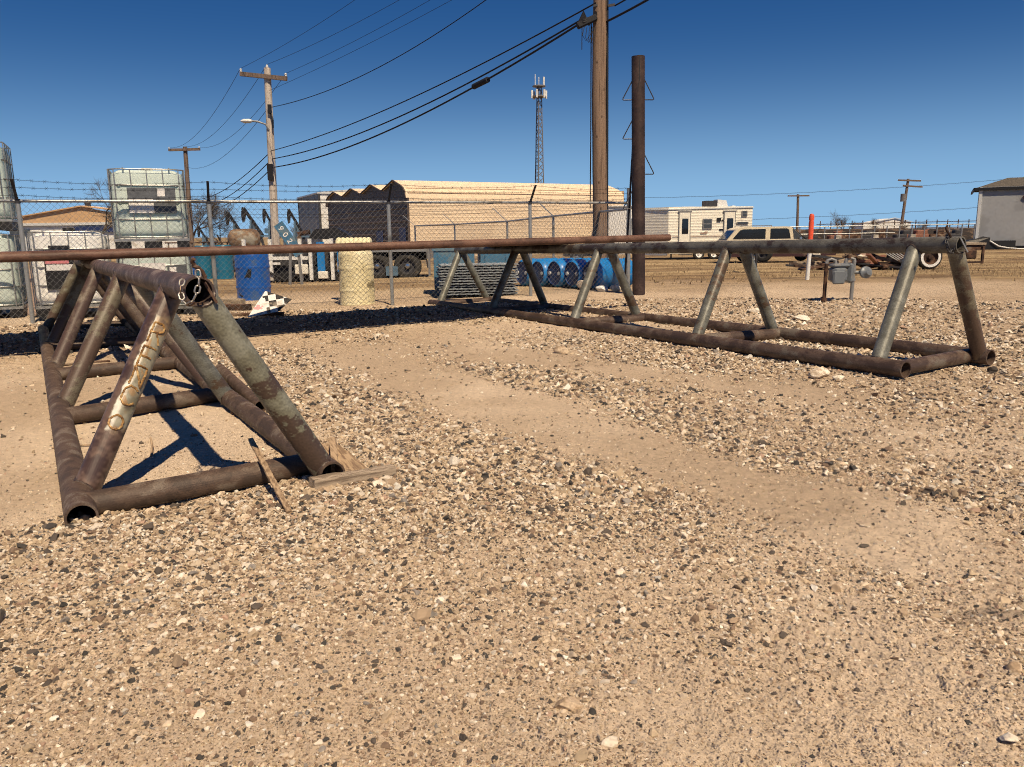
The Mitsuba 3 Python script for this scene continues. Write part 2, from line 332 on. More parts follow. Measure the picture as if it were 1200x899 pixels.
def density(x, y):
    """share of the ground covered by gravel, 0 to 1"""
    P = np.stack([x, y, x * 0], -1)
    n = meshkit.fbm(P * 1.3, 3, 3) - .5
    n2 = meshkit.noise(P * 5.0, 9) - .5
    return np.clip(.56 + bands(x, y, np.sqrt, np.exp, np.clip) + .75 * n + .3 * n2, .03, 1)
def relief(x, y):
    r = np.hypot(x, y); P = np.stack([x, y, x * 0], -1)
    near = 1 - sst(7, 13, r)
    a = (meshkit.fbm(P * 2.2, 3, 21) - .5) * .035 * (1 - sst(14, 26, r))
    b = (meshkit.fbm(P * 9.0, 3, 22) - .5) * .022 * near
    c = (meshkit.noise(P * 45.0, 23) - .5) * .006 * (1 - sst(3, 6, r))
    d = meshkit.noise(P * 90.0, 24) * .004 * (1 - sst(2, 3.2, r))
    mound = .05 * np.exp(-((x + 1.56) ** 2 + (y - 2.70) ** 2) / .055) + .022 * np.exp(-((x + .80) ** 2 + (y - 3.25) ** 2) / .05)
    ridge = .035 * np.exp(-((x - 1.55) * .72 + (y - 3.1) * .69) ** 2 / .012) * np.exp(-((x - 1.55) ** 2 + (y - 3.1) ** 2) / .35)
    return a + b + c + d + ridge + mound
def ground(x, y): return lay(x, y) + relief(x, y)
def gz(x, y): return float(ground(np.array([x]), np.array([y]))[0])
def lz(x, y): return float(lay(x, y))

# ---------------------------------------------------------------- the ground sheet
def sand_color(p, n, uv):
    x, y = p.x, p.y
    r = dr.sqrt(x * x + y * y)
    f = fbm(x * 0.9, y * 0.9, 0, 4)
    g = noise(x * 55, y * 55)
    h = noise(x * 190, y * 190)
    col = mix((0.390, 0.305, 0.223), (0.515, 0.418, 0.318), smoothstep(0.3, 0.68, f))
    col = col * (0.70 + 0.20 * g + 0.20 * h + 0.20 * noise(x * 110, y * 110, 2))
    # how much gravel lies here (the same bands the loose stones follow)
    D = 0.56 + bands(x, y, dr.sqrt, dr.exp, dr.clip) + 0.75 * (fbm(x * 1.3, y * 1.3, 0, 3) - 0.5)
    D = mix(D, mi.Float(0.40) + 1.3 * (fbm(x * 0.45, y * 0.45, 3, 3) - 0.5), smoothstep(6.5, 9.0, r)).x
    D = dr.clip(D, 0.06, 1)
    D = D * (1 - 0.85 * smoothstep(16, 26, r))
    far_stones = smoothstep(6.0, 9.5, r)
    for s, keep, share in ((420.0, 0.70, 1 - 0.4 * far_stones), (210.0, 0.72, 1 - 0.2 * far_stones), (46.0, 0.75, far_stones)):
        d1, d2, w = voronoi(x * s, y * s)
        on = smoothstep(0.03, 0.14, d2 - d1) * smoothstep(0.0, 0.05, D * keep - cell_rand(w * 7919.0, 3, 5)) * share
        stone = mix((0.37, 0.27, 0.175), (0.58, 0.47, 0.35), cell_rand(w * 5003.0, 1, 2))
        stone = mix(stone, mi.Color3f(0.115, 0.092, 0.075), smoothstep(0.80, 0.82, cell_rand(w * 3001.0, 8, 2)))
        stone = mix(stone, mi.Color3f(0.24, 0.155, 0.095), smoothstep(0.86, 0.88, cell_rand(w * 6007.0, 4, 9)))
        col = mix(col, stone, on * (0.9 if s > 100 else 1.0))
    # dry grass and bare dirt beyond the yard
    far = smoothstep(13.5, 19.0, r + 4.0 * (fbm(x * 0.3, y * 0.5, 0, 3) - 0.5))
    gr = fbm(x * 0.22, y * 0.9, 4, 4)
    straw = mix((0.235, 0.165, 0.098), (0.36, 0.275, 0.165), smoothstep(0.40, 0.62, gr))
    straw = mix(straw, (0.165, 0.115, 0.075), smoothstep(0.54, 0.68, fbm(x * 0.5, y * 1.4, 8, 4)))
    straw = straw * (0.72 + 0.36 * noise(x * 9, y * 22) + 0.2 * noise(x * 30, y * 60))
    return mix(col, straw, far)
def sand_bump(p, n, uv):
    tread = dr.exp(-dr.power(dr.abs(p.x - 1.29) / 0.15, 4) - dr.power(dr.abs(p.y - 2.0) / 0.045, 4)) * dr.sin(2 * PI * (p.x + 0.25 * p.y) / 0.016)   # a tyre print
    return 0.45 * tread + 0.8 * noise(p.x * 110, p.y * 110) + 0.5 * noise(p.x * 260, p.y * 260) + 1.0 * noise(p.x * 45, p.y * 45)
mat('sand', sand_color, 0.95, 0, 0.15, bump=(sand_bump, 0.013, 1.5e-3))

ang = np.radians(np.concatenate([np.arange(-180, -44, 4.0), np.arange(-44, 44, 0.18), np.arange(44, 180, 4.0)]))
rad = np.concatenate([[0.0], np.geomspace(0.35, 1.2, 8)[:-1], np.geomspace(1.2, 16, 330), np.geomspace(16.6, 60, 40), np.geomspace(66, 4000, 26)])
A, Rr = np.meshgrid(ang, rad)
X, Y = Rr * np.sin(A), Rr * np.cos(A)
Z = ground(X, Y)
na, nr = len(ang), len(rad)
ii, jj = np.meshgrid(np.arange(nr - 1), np.arange(na), indexing='ij')
j2 = (jj + 1) % na
F = np.stack([(ii * na + jj).ravel(), (ii * na + j2).ravel(), ((ii + 1) * na + j2).ravel(), ((ii + 1) * na + jj).ravel()], 1)
V = np.stack([X.ravel(), Y.ravel(), Z.ravel()], 1)
tri = np.vstack([F[:, [0, 2, 1]], F[:, [0, 3, 2]]])
struct('ground', (V, tri), 'sand', 'sandy yard of pale dirt with gravel, tyre tracks and dry grass far off', smooth=True)

# ---------------------------------------------------------------- loose gravel
scene['mat_gravel'] = {'type': 'twosided', 'bsdf': {'type': 'principled', 'base_color': {'type': 'mesh_attribute', 'name': 'vertex_color'}, 'roughness': 0.8, 'specular': 0.25}}
def stone_shapes(sub, k):
    out = []
    for q in range(k):
        m = trimesh.creation.icosphere(subdivisions=sub)
        v = np.array(m.vertices)
        g = np.random.default_rng(100 + q)
        for _ in range(8 if sub else 3):              # knock flats onto it
            d = unit(g.normal(size=3)); h = g.uniform(.30, .75)
            v = v - np.maximum(v @ d - h, 0)[:, None] * d
        v += g.normal(size=v.shape) * (.06 if sub else .17)
        out.append((v, np.array(m.faces)))
    return out
COL = np.array([(.44, .345, .235), (.56, .46, .34), (.36, .27, .185), (.65, .575, .47), (.70, .66, .58), (.205, .145, .103), (.098, .081, .068), (.058, .054, .050), (.40, .275, .20), (.26, .235, .21)])
PRB = np.array([.18, .18, .10, .15, .04, .10, .14, .08, .015, .035]); PRB /= PRB.sum()
def scatter(name, r0, r1, per_m2, size, shapes, half=37.5, spread=.42, lift=.30, dpow=1.0, floor=0.0):
    area = math.radians(2 * half) / 2 * (r1 ** 2 - r0 ** 2)
    n = int(area * per_m2)
    r = np.sqrt(rng.uniform(r0 ** 2, r1 ** 2, n)); a = np.radians(rng.uniform(-half, half, n))
    x, y = r * np.sin(a), r * np.cos(a)
    keep = rng.random(n) < np.maximum(density(x, y) ** dpow, floor)
    x, y = x[keep], y[keep]; n = len(x); z = ground(x, y)
    s = size * np.exp(rng.normal(0, spread, n)); s = np.minimum(s, size * 3.0) * (.80 + .45 * density(x, y))
    az = rng.uniform(0, 2 * PI, n); tl = rng.normal(0, .32, n)
    sc = np.stack([s, s * rng.uniform(.6, .95, n), s * rng.uniform(.38, .80, n)], 1)
    ca, sa, ct, st = np.cos(az), np.sin(az), np.cos(tl), np.sin(tl)
    which = rng.integers(0, len(shapes), n)
    col = COL[rng.choice(len(COL), n, p=PRB)] * rng.uniform(.78, 1.18, n)[:, None]
    Vs, Fs, Cs, o = [], [], [], 0
    for k, (v, f) in enumerate(shapes):
        i = np.nonzero(which == k)[0]
        if not len(i): continue
        q = v[None] * sc[i][:, None]
        qx = q[..., 0] * ct[i][:, None] - q[..., 2] * st[i][:, None]; qz = q[..., 0] * st[i][:, None] + q[..., 2] * ct[i][:, None]
        P = np.stack([qx * ca[i][:, None] - q[..., 1] * sa[i][:, None] + x[i][:, None], qx * sa[i][:, None] + q[..., 1] * ca[i][:, None] + y[i][:, None],
                      qz + (z[i] + sc[i, 2] * lift)[:, None]], -1)
        Vs.append(P.reshape(-1, 3)); Fs.append((f[None] + (np.arange(len(i)) * len(v))[:, None, None] + o).reshape(-1, 3)); o += len(i) * len(v)
        Cs.append(np.repeat(col[i], len(v), 0))
    key = numbered(name)
    scene[key] = mikit.ply((np.vstack(Vs), np.vstack(Fs)), 'mat_gravel', smooth=False, color=np.vstack(Cs))
    labels[key] = {'kind': 'stuff', 'label': 'loose tan, cream and dark grey gravel scattered over the dirt', 'category': 'gravel'}
def bits(k):
    out = []
    for q in range(k):
        m = trimesh.creation.box(); g = np.random.default_rng(300 + q)
        v = np.array([[1, 0, 0], [-1, 0, 0], [0, 1, 0], [0, -1, 0], [0, 0, 1], [0, 0, -1.0]]) + g.normal(0, .28, (6, 3))
        out.append((v, np.array([[0, 2, 4], [2, 1, 4], [1, 3, 4], [3, 0, 4], [2, 0, 5], [1, 2, 5], [3, 1, 5], [0, 3, 5]])))
    return out
big, small, tiny = stone_shapes(1, 10), stone_shapes(0, 12), bits(12)
scatter('gravel', 1.15, 3.1, 1300, .0080, big, spread=.36)
scatter('gravel', 1.15, 3.1, 8500, .0046, small, spread=.38, floor=.06)
scatter('gravel', 1.15, 2.7, 12000, .0028, tiny, half=38, floor=.22)
scatter('gravel', 3.1, 5.2, 3400, .0078, small, spread=.42, floor=.05)
scatter('gravel', 2.7, 4.6, 8000, .0042, tiny, floor=.16)
scatter('gravel', 5.2, 8.5, 3300, .0092, tiny, half=36, spread=.45, floor=.05)
scatter('gravel', 8.5, 12.5, 800, .0130, tiny, half=36, spread=.42)
scatter('gravel', 1.15, 4.0, 75, .0135, big, spread=.35, floor=.35)

# ---------------------------------------------------------------- pipe racks
def cyl(a, b, r, n=32):
    mb = MB().tube(a, b, r, n=n).mesh(); mb.merge_vertices()
    m = m3.Manifold(m3.Mesh(np.asarray(mb.vertices, np.float32), np.asarray(mb.faces, np.uint32)))
    return m
W2, HB, RR, RL = .4895, .8328, .0585, .0540
brng = np.random.default_rng(17)
def joint_curve(c, d, r, p, ax, R, n):
    """where the pipe through c along d (radius r) meets the pipe through p along ax (radius R), on its near side"""
    x, y, _ = frame(d); out = []
    for q in range(n):
        o = c + r * (math.cos(2 * PI * q / n) * x + math.sin(2 * PI * q / n) * y) - p
        o = o - ax * (o @ ax); e = d - ax * (d @ ax)
        A_, B_, C_ = e @ e, 2 * o @ e, o @ o - R * R; D_ = B_ * B_ - 4 * A_ * C_
        s_ = (-B_ - math.sqrt(max(D_, 0))) / (2 * A_)
        out.append(c + r * (math.cos(2 * PI * q / n) * x + math.sin(2 * PI * q / n) * y) + d * s_)
    return np.array(out)
class Rack:
    def __init__(s, x, y, a, zr, slope, length):
        s.o, s.d, s.n = np.array([x, y]), np.array([-math.sin(a), math.cos(a)]), np.array([math.cos(a), math.sin(a)])
        s.zr, s.sl, s.len = zr, slope, length
    def at(s, u, v, top=False, dz=0):
        q = s.o + s.d * u + s.n * v
        return np.array([q[0], q[1], s.zr + s.sl * u + (HB if top else 0) + dz])
RL_ = Rack(-1.216, 3.080, .5449, .0262, -.0088, 8.42)
RR_ = Rack(3.129, 5.523, .4938, .1140, -.0160, 8.42)
def build_rack(rk, label, legs, crosses, mats, top_over=0.0):
    key = thing('pipe_rack', label, 'pipe rack', None)
    part(key, 'bottom_rail', MB().hollow(rk.at(0, -W2), rk.at(rk.len, -W2), RR, .009), mats['rail'], 40)
    part(key, 'bottom_rail', MB().hollow(rk.at(0, W2), rk.at(rk.len, W2), RR, .009), mats['rail'], 40)
    part(key, 'top_beam', MB().hollow(rk.at(top_over, 0, True), rk.at(rk.len, 0, True), RR, .009), mats['beam'], 40)
    beam = cyl(rk.at(-.4, 0, True), rk.at(rk.len + .4, 0, True), RR - .002)
    rails = {-1: cyl(rk.at(-.4, -W2), rk.at(rk.len + .4, -W2), RR - .002), 1: cyl(rk.at(-.4, W2), rk.at(rk.len + .4, W2), RR - .002)}
    for sgn, ub, ut, m, lab in legs:
        b, t = rk.at(ub, sgn * (W2 - (.03 if sgn < 0 else .01))), rk.at(ut, 0, True)
        leg = cyl(b, t, RL, 40) - beam - rails[sgn]
        best = max(leg.decompose(), key=lambda q: q.volume())
        best = best.refine_to_length(.08)
        lk = part(key, 'leg', best, m, 35, lab)
        ax_ = unit(t - b)
        for end, tgt, dirn in ((t, (rk.at(0, 0, True), rk.at(1, 0, True)), ax_), (b, (rk.at(0, sgn * W2), rk.at(1, sgn * W2)), -ax_)):
            P = joint_curve((b + t) / 2, dirn, RL, tgt[0], unit(tgt[1] - tgt[0]), RR, 40)
            if P is not None: part(lk, 'weld_bead', MB().poly(P + brng.normal(0, .0007, P.shape), .0048 + .0018 * brng.random(len(P)), 6, closed=True), 'weld_dark', 40)
    for u0, u1 in crosses:
        c = cyl(rk.at(u0, -W2), rk.at(u1, W2), .0525, 32) - rails[-1] - rails[1]
        best = max(c.decompose(), key=lambda q: q.volume())
        part(key, 'cross_pipe', best, mats['rail'], 35)
    return key
rackL = build_rack(RL_, 'triangular pipe rack with letters welded on its front leg', [
    (-1, .35, .62, 'lettered_leg', 'pale scraped leg with rusty welded letters'), (1, .07, .03, 'pale_leg', 'pale olive leg beside the open beam end'),
    (-1, 2.5, 2.8, 'olive_leg', None), (1, 2.1, 2.0, 'grey_leg', None), (1, 2.75, 3.3, 'brown_leg', None),
    (-1, 4.4, 5.0, 'brown_leg', None), (1, 4.9, 5.0, 'brown_leg', None), (-1, 6.1, 6.35, 'olive_leg', None), (1, 6.3, 6.35, 'brown_leg', None),
    (-1, 8.2, 8.2, 'olive_leg', None), (1, 8.2, 8.2, 'brown_leg', None)], [(.16, .24), (2.12, 2.32), (4.0, 4.1), (6.1, 6.1), (8.25, 8.25)], dict(rail='rust_rail', beam='rust_beam'))
rackR = build_rack(RR_, 'grey green triangular pipe rack on the right with white rocks beside it', [
    (-1, .25, .34, 'grey_leg', 'grey leg with a long brown rust streak'), (1, .08, .05, 'olive_leg', None), (-1, 2.15, 2.26, 'grey_leg', None), (1, 2.1, 2.07, 'grey_leg', None),
    (-1, 4.24, 4.38, 'grey_leg', None), (1, 4.26, 4.17, 'grey_leg', None), (-1, 6.33, 6.43, 'grey_leg', None), (1, 6.44, 6.25, 'grey_leg', None),
    (-1, 8.13, 8.3, 'grey_leg', None), (1, 8.3, 8.25, 'grey_leg', None)], [(.06, .16), (2.13, 2.02), (4.18, 4.11), (6.3, 6.3), (8.2, 8.2)], dict(rail='grey_rail', beam='grey_beam'))

# welded letters: beads of weld laid on the leg, reading from its top down
GLYPH = {'R': [[(-.5, -1), (-.5, 1)], [(-.5, 1), (.15, 1), (.45, .75), (.45, .35), (.15, .08), (-.5, .05)], [(-.05, .05), (.5, -1)]],
         'E': [[(.5, 1), (-.5, 1), (-.5, -1), (.5, -1)], [(-.5, 0), (.35, 0)]],
         'N': [[(-.5, -1), (-.5, 1), (.5, -1), (.5, 1)]],
         'C': [[(.5, .65), (.25, .95), (-.15, 1), (-.45, .6), (-.5, 0), (-.45, -.6), (-.15, -1), (.25, -.95), (.5, -.6)]],
         'O': [[(math.sin(q * PI / 8) * .5, math.cos(q * PI / 8) * .9) for q in range(17)]]}
grng = np.random.default_rng(5)
def on_leg(t, s):
    a = s / RL
    return LEG_A + _ax * t + (RL + .0008) * (math.cos(a) * _face + math.sin(a) * _side)
for ch, tc, hh, ww, off in (('R', .735, .046, .052, .012), ('E', .620, .046, .052, .010), ('N', .528, .043, .050, .010), ('C', .437, .042, .056, .006), ('O', .312, .034, .054, .0)):
    mb = MB()
    for st in GLYPH[ch]:
        P = []
        for (x0, y0), (x1, y1) in zip(st[:-1], st[1:]):
            k = max(2, int(math.hypot((x1 - x0) * ww, (y1 - y0) * hh) / .006))
            P += [(x0 + (x1 - x0) * q / k, y0 + (y1 - y0) * q / k) for q in range(k)]
        P.append(st[-1])
        pts = [on_leg(tc + y * hh + grng.normal(0, .0011), off + x * ww + grng.normal(0, .0011)) for x, y in P]
        mb.poly(pts, .0040 + .0016 * grng.random(len(pts)), n=7)
    part(rackL, 'welded_letter', mb, 'weld', 40)

# ---------------------------------------------------------------- pipes lying across the racks
PB, PD = np.array([-4.29, 7.38]), np.array([.889, .457])
PN = np.array([-.457, .889]); PR = .0445
def cross_at(rk, p):
    """(s along the pipe, beam centre height) where a pipe through p crosses the rack's beam"""
    M = np.array([[PD[0], -rk.d[0]], [PD[1], -rk.d[1]]]); s, u = np.linalg.solve(M, rk.o - p)
    return s, rk.at(u, 0, True)[2]
prng = np.random.default_rng(3)
off = 0.0
for k in range(23):
    p = PB + PN * off
    (s0, z0), (s1, z1) = cross_at(RL_, p), cross_at(RR_, p)
    zz = lambda s: z0 + (z1 - z0) * (s - s0) / (s1 - s0) + RR + PR + .001
    end = 7.22 if k == 0 else (6.85 if k == 4 else 6.0 + .55 * prng.random())
    beg = -2.4 - .5 * prng.random()
    a, b = p + PD * beg, p + PD * end
    key = thing('steel_pipe', 'long rusty steel pipe laid across both racks, nearest of the layer' if k == 0 else 'rusty steel pipe in the layer behind the nearest pipe across both racks', 'pipe',
                None if k == 0 else 'pipes hidden behind the nearest pipe on the racks')
    scene[key] = mikit.ply(MB().hollow((a[0], a[1], zz(beg)), (b[0], b[1], zz(end)), PR, .006, 28).mesh(), 'mat_pipe_rust', smooth=40)
    off += .0925 + (.036 if k == 0 else (.022 if k in (4, 11, 17) else .006 * prng.random()))

# ---------------------------------------------------------------- chains and bars at the beam ends
def link(c, d, n, L=.037, wd=.025, r=.0036):
    d = unit(d); n = unit(n - d * (np.asarray(n) @ d)); s = L / 2 - wd / 2
    pts = []
    for q in range(16):
        a = q * 2 * PI / 16; x, y = math.sin(a) * (wd / 2 - r), math.cos(a) * (wd / 2 - r)
        pts.append(np.asarray(c) + d * (y + math.copysign(s, math.cos(a))) + n * x)
    return MB().poly(pts, r, 7, closed=True)
def chain(label, path, m, pitch=.0275, **kw):
    key = thing('chain', label, 'chain')
    P = np.asarray(path, float); seg = np.linalg.norm(np.diff(P, axis=0), axis=1); cum = np.concatenate([[0], np.cumsum(seg)])
    n = int(cum[-1] / pitch); ss = (np.arange(n) + .5) * cum[-1] / n
    Q = np.stack([np.interp(ss, cum, P[:, q]) for q in range(3)], 1); D = np.gradient(Q, axis=0)
    for k in range(n):
        a = np.array([.3, -.9, .1]) if k % 2 else np.array([.9, .35, .1])
        part(key, 'link', link(Q[k], D[k], a, **kw), m, 60)
    return key
ch = chain('silver chain hanging in a loop over the left rack beam end', [(-1.178, 2.985, .945), (-1.172, 2.975, .895), (-1.183, 2.965, .855), (-1.197, 2.962, .828), (-1.214, 2.964, .812), (-1.232, 2.968, .825), (-1.246, 2.980, .850), (-1.252, 2.995, .880), (-1.250, 3.02, .908)], 'chain')
part(ch, 'hook', MB().poly([(-1.168, 3.03, .912), (-1.176, 3.02, .940), (-1.190, 3.0, .955), (-1.197, 2.99, .975), (-1.188, 2.985, .985)], .008, 7).poly([(-1.20, 3.0, .958), (-1.17, 2.985, .952)], .007, 6), 'scrap_rust', 40, 'rusty hook at the top of the chain')
E0 = RL_.at(0, 0, True)
solo('steel_bar', MB().beam(E0 + np.array([.028, -.010, .034]) , E0 + np.array([.066, .000, -.048]), .020, .008).beam(E0 + np.array([-.035, -.02, -.053]), E0 + np.array([.055, .03, -.053]), .008, .006), 'scrap_rust', 'rusty flat bar leaning inside the open end of the left rack beam, with added lip strip', 'bar')  # level strip added to stand for the lit lower lip of the pipe end
chR = chain('short rusty chain wound round the right rack beam end', [(3.075, 5.60, .985), (3.035, 5.53, 1.000), (3.005, 5.49, .965), (3.02, 5.485, .925), (3.045, 5.50, .892), (3.075, 5.52, .905), (3.07, 5.515, .940)], 'dark_steel', pitch=.030, L=.042, wd=.030, r=.0048)
part(chR, 'hook', MB().poly([(3.05, 5.52, 1.000), (3.03, 5.51, 1.025), (3.01, 5.50, 1.04), (3.00, 5.50, 1.065), (3.01, 5.50, 1.08)], .008, 7), 'scrap_rust', 40)
E1 = RR_.at(0, 0, True)
solo('steel_bar', MB().beam(E1 + np.array([-.02, -.012, .050]), E1 + np.array([.035, -.022, -.050]), .022, .008), 'galv', 'pale flat bar leaning inside the open end of the right rack beam', 'bar')

# ---------------------------------------------------------------- timber, stones and litter round the left rack
def block(a, b, w, h, jag=.004, n=10, seed=0, taper=1.0):
    """a rough sawn piece of wood with worn edges"""
    g = np.random.default_rng(seed); a, b = np.asarray(a, float), np.asarray(b, float); x, y, d = frame(b - a)
    prof = np.array([(-.5, -.42), (-.42, -.5), (.42, -.5), (.5, -.42), (.5, .42), (.42, .5), (-.42, .5), (-.5, .42)])
    V = []
    for q in range(n):
        t = q / (n - 1); s = 1 + (taper - 1) * t
        V.append(a + (b - a) * t + (prof[:, :1] * w * s) * x + (prof[:, 1:] * h * s) * y + g.normal(0, jag, (8, 3)))
    V = np.vstack(V); i = np.arange(8); j = (i + 1) % 8; mb = MB()
    mb.add(V, np.vstack([np.stack([i + q * 8, j + q * 8, j + q * 8 + 8, i + q * 8 + 8], 1) for q in range(n - 1)]))
    mb.add(np.vstack([V[:8], V[:8].mean(0)[None]]), np.stack([j, i, i * 0 + 8], 1)); mb.add(np.vstack([V[-8:], V[-8:].mean(0)[None]]), np.stack([i, j, i * 0 + 8], 1))
    return mb
solo('timber_block', block((-.865, 3.235, gz(-.86, 3.23) + .022), (-.545, 3.445, gz(-.55, 3.44) + .026), .07, .047, .0025, 14, 1), 'plank_grey', 'weathered grey timber block lying in front of the left rack', 'timber', smooth=25)
solo('plank', block((-.99, 4.02, gz(-.99, 4.02) + .008), (-.70, 3.42, gz(-.70, 3.42) + .014), .115, .022, .003, 12, 2), 'plank_tan', 'pale flat plank half buried in gravel behind the timber block', 'plank', smooth=25)
solo('timber_block', block((-.93, 3.93, gz(-.93, 3.93) + .03), (-.815, 3.45, gz(-.81, 3.45) + .035), .035, .07, .002, 8, 3), 'plank_tan', 'brown board on edge right behind the lower end of the olive leg', 'timber', smooth=25)
solo('wooden_stake', block((-.895, 2.985, gz(-.9, 2.98) + .008), (-1.205, 3.50, .150), .024, .012, .0012, 14, 4, 1.0), 'plank_tan', 'thin pointed wooden stake leaning over the near cross pipe', 'stake', smooth=25)
solo('loose_pipe', MB().hollow((-2.44, 6.48, gz(-2.44, 6.48) + .045), (-1.60, 4.88, gz(-1.6, 4.88) + .038), .040, .006, 28), 'rust_rail', 'short rusty pipe lying on the ground along the left rack', 'pipe', smooth=40)
def rock(x, y, size, m, label, flat=.6, seed=0, az=0, cat='rock', name='rock'):
    g = np.random.default_rng(seed); s = trimesh.creation.icosphere(subdivisions=3); v = np.array(s.vertices)
    for _ in range(9):
        d = unit(g.normal(size=3)); v = v - np.maximum(v @ d - g.uniform(.5, .85), 0)[:, None] * d
    v = v * (1 + .16 * (meshkit.fbm(v * 2.2 + seed, 3, seed) - .5)[:, None])
    v = v * np.asarray([size[0], size[1], size[2]]) / 2 / .8
    v = v @ rotz(az).T + np.array([x, y, lz(x, y) + size[2] * .36])
    return solo(name, trimesh.Trimesh(v, s.faces, process=False), m, label, cat, smooth=30)
rock(1.40, 14.9, (.27, .22, .20), 'rock_white', 'large pale boulder in front of the lying blue drums', seed=1)
rock(2.20, 5.50, (.155, .11, .075), 'rock_white', 'white rock just in front of the right rack rail', seed=2, az=.4)
rock(2.27, 5.36, (.08, .06, .04), 'rock_white', 'small white rock touching the white rock by the rail', seed=12)
rock(.45, 7.0, (.115, .09, .075), 'rock_tan', 'single tan rock on the gravel in the open middle of the yard', seed=3)
rock(1.99, 6.92, (.16, .1, .06), 'rock_white', 'flat cream rock between the rails of the right rack', seed=4)
rock(1.0, 8.55, (.14, .12, .08), 'rock_white', 'white stone beside the far rail of the right rack', seed=5)
rock(2.55, 5.95, (.10, .07, .05), 'dark_clod', 'black clod between the rails near the right rack end', seed=6, cat='clod', name='dirt_clod')
rock(3.45, 5.55, (.07, .05, .04), 'dark_clod', 'dark clod against the right rack near cross pipe', seed=16, cat='clod', name='dirt_clod')
rock(1.86, 14.1, (.17, .12, .12), 'rock_white', 'white lump on the gravel right of the lying blue drums', seed=7)
rock(1.63, 14.2, (.20, .14, .11), 'white_paint', 'crumpled white bag in front of the lying blue drums', seed=8, cat='litter', name='crumpled_bag')
rock(3.3, 8.9, (.16, .12, .07), 'rock_white', 'white rock on the gravel behind the right rack', seed=9)
rock(3.05, 9.8, (.15, .12, .07), 'rock_white', 'pale rock farthest on the gravel behind the right rack', seed=10)
rock(.12, 1.62, (.055, .045, .035), 'rock_tan', 'round brown cobble near the bottom centre of the photo', seed=13)
rock(-.72, 2.02, (.038, .032, .018), 'rock_white', 'bright white chip of stone in the near left gravel', seed=14)
rock(-.28, 3.62, (.045, .04, .04), 'rock_white', 'round white pebble in the middle of the gravel', seed=15)
rock(1.03, 1.47, (.036, .028, .016), 'rock_white', 'cream oval stone in the lower right corner of the gravel', seed=31)
rock(.20, 1.49, (.040, .022, .018), 'rock_white', 'pale shard of stone beside the round brown cobble', seed=32, az=.5)
rock(1.20, 1.72, (.034, .026, .026), 'rock_tan', 'blocky tan stone near the right edge of the foreground', seed=34)
def stick(label, pts, r, m='scrap_rust', cat='stick', name='stick'):
    return solo(name, MB().poly([(x, y, gz(x, y) + dz) for x, y, dz in pts], r, 6), m, label, cat, smooth=40)
stick('dark curved twig inside the left rack', [(-1.78, 4.86, .012), (-1.70, 4.74, .02), (-1.60, 4.70, .008)], .007)
stick('dark stick on the sand left of the rack', [(-4.15, 7.05, .01), (-3.95, 7.16, .012), (-3.75, 7.25, .01)], .012)
stick('pale forked twig beside the left rail', [(-2.02, 4.25, .008), (-1.92, 4.05, .02), (-1.84, 3.86, .008)], .006, 'plank_tan')
stick('thin pale stick on the sand by the left rail', [(-2.5, 4.12, .006), (-2.36, 4.16, .010), (-2.24, 4.17, .006)], .004, 'plank_tan')

# plank, rails and slabs along the fence
solo('steel_plate', block((-4.25, 11.30, gz(-4.2, 11.3) + .03), (-3.3, 11.36, gz(-3.3, 11.3) + .03), .14, .035, .003, 10, 5), 'scrap_rust', 'rusty flat bar lying on the dirt below the chequered board', 'steel bar', smooth=25)
solo('timber_block', block((-5.2, 12.6, lz(-5.2, 12.6) + .08), (-4.25, 12.5, lz(-4.2, 12.5) + .08), .16, .13, .004, 10, 6), 'plank_grey', 'grey timber lying in front of the standing blue drum', 'timber', smooth=25)
solo('timber_block', block((-5.0, 12.0, lz(-5.0, 12.0) + .05), (-4.0, 12.1, lz(-4.0, 12.0) + .05), .12, .10, .004, 10, 7), 'scrap_rust', 'dark timber lying between the fence and the chequered board', 'timber', smooth=25)
def board_fn(p, n, uv):
    # flat print: black squares on a white sheet, one pink blot (board coordinates)
    a = (p.x - BO[0]) * BX[0] + (p.y - BO[1]) * BX[1] + (p.z - BO[2]) * BX[2]
    b = (p.x - BO[0]) * BY[0] + (p.y - BO[1]) * BY[1] + (p.z - BO[2]) * BY[2]
    white, black = mi.Color3f(0.76, 0.75, 0.74), mi.Color3f(0.020, 0.020, 0.022)
    i, j = dr.floor(a / 0.105), dr.floor(b / 0.105)
    odd = (i + j) - 2 * dr.floor((i + j) / 2)
    col = dr.select((odd > 0.5) & (a > 0.24), white, black)
    col = dr.select((a < 0.27) & (b < 0.28), white, col)
    col = dr.select((a < 0.24), dr.select((b > 0.30) & (odd > 0.5), black, white), col)
    d = (a - 0.16) * (a - 0.16) / 0.006 + (b - 0.13) * (b - 0.13) / 0.003 + 1.6 * (noise(p.x * 40, p.y * 40, p.z * 40) - 0.5)
    col = mix(col, (0.62, 0.22, 0.24), 0.8 * smoothstep(1.0, 0.3, d))
    return mix(col, (0.40, 0.34, 0.27), 0.5 * smoothstep(0.6, 0.75, fbm(p.x * 9, p.y * 9, p.z * 9, 3)))
BO = np.array([-3.70, 11.02, lz(-3.7, 11.0) + .015]); BX = unit((.60, .13, .10)); BY = unit(np.array([-.02, .52, .60]) - BX * (np.array([-.02, .52, .60]) @ BX))
mat('chequer', board_fn, 0.5)
BYs = BY * 1.0 + BX * .62
bd = MB(); nrm = unit(np.cross(BX, BY)) * .012
c4 = [BO, BO + BX * .42, BO + BX * .63 + BY * .17, BO + BX * .29 + BY * .40]
bd.add([*c4, *[q - nrm for q in c4]], [[0, 1, 2, 3], [7, 6, 5, 4], [0, 4, 5, 1], [1, 5, 6, 2], [2, 6, 7, 3], [3, 7, 4, 0]])
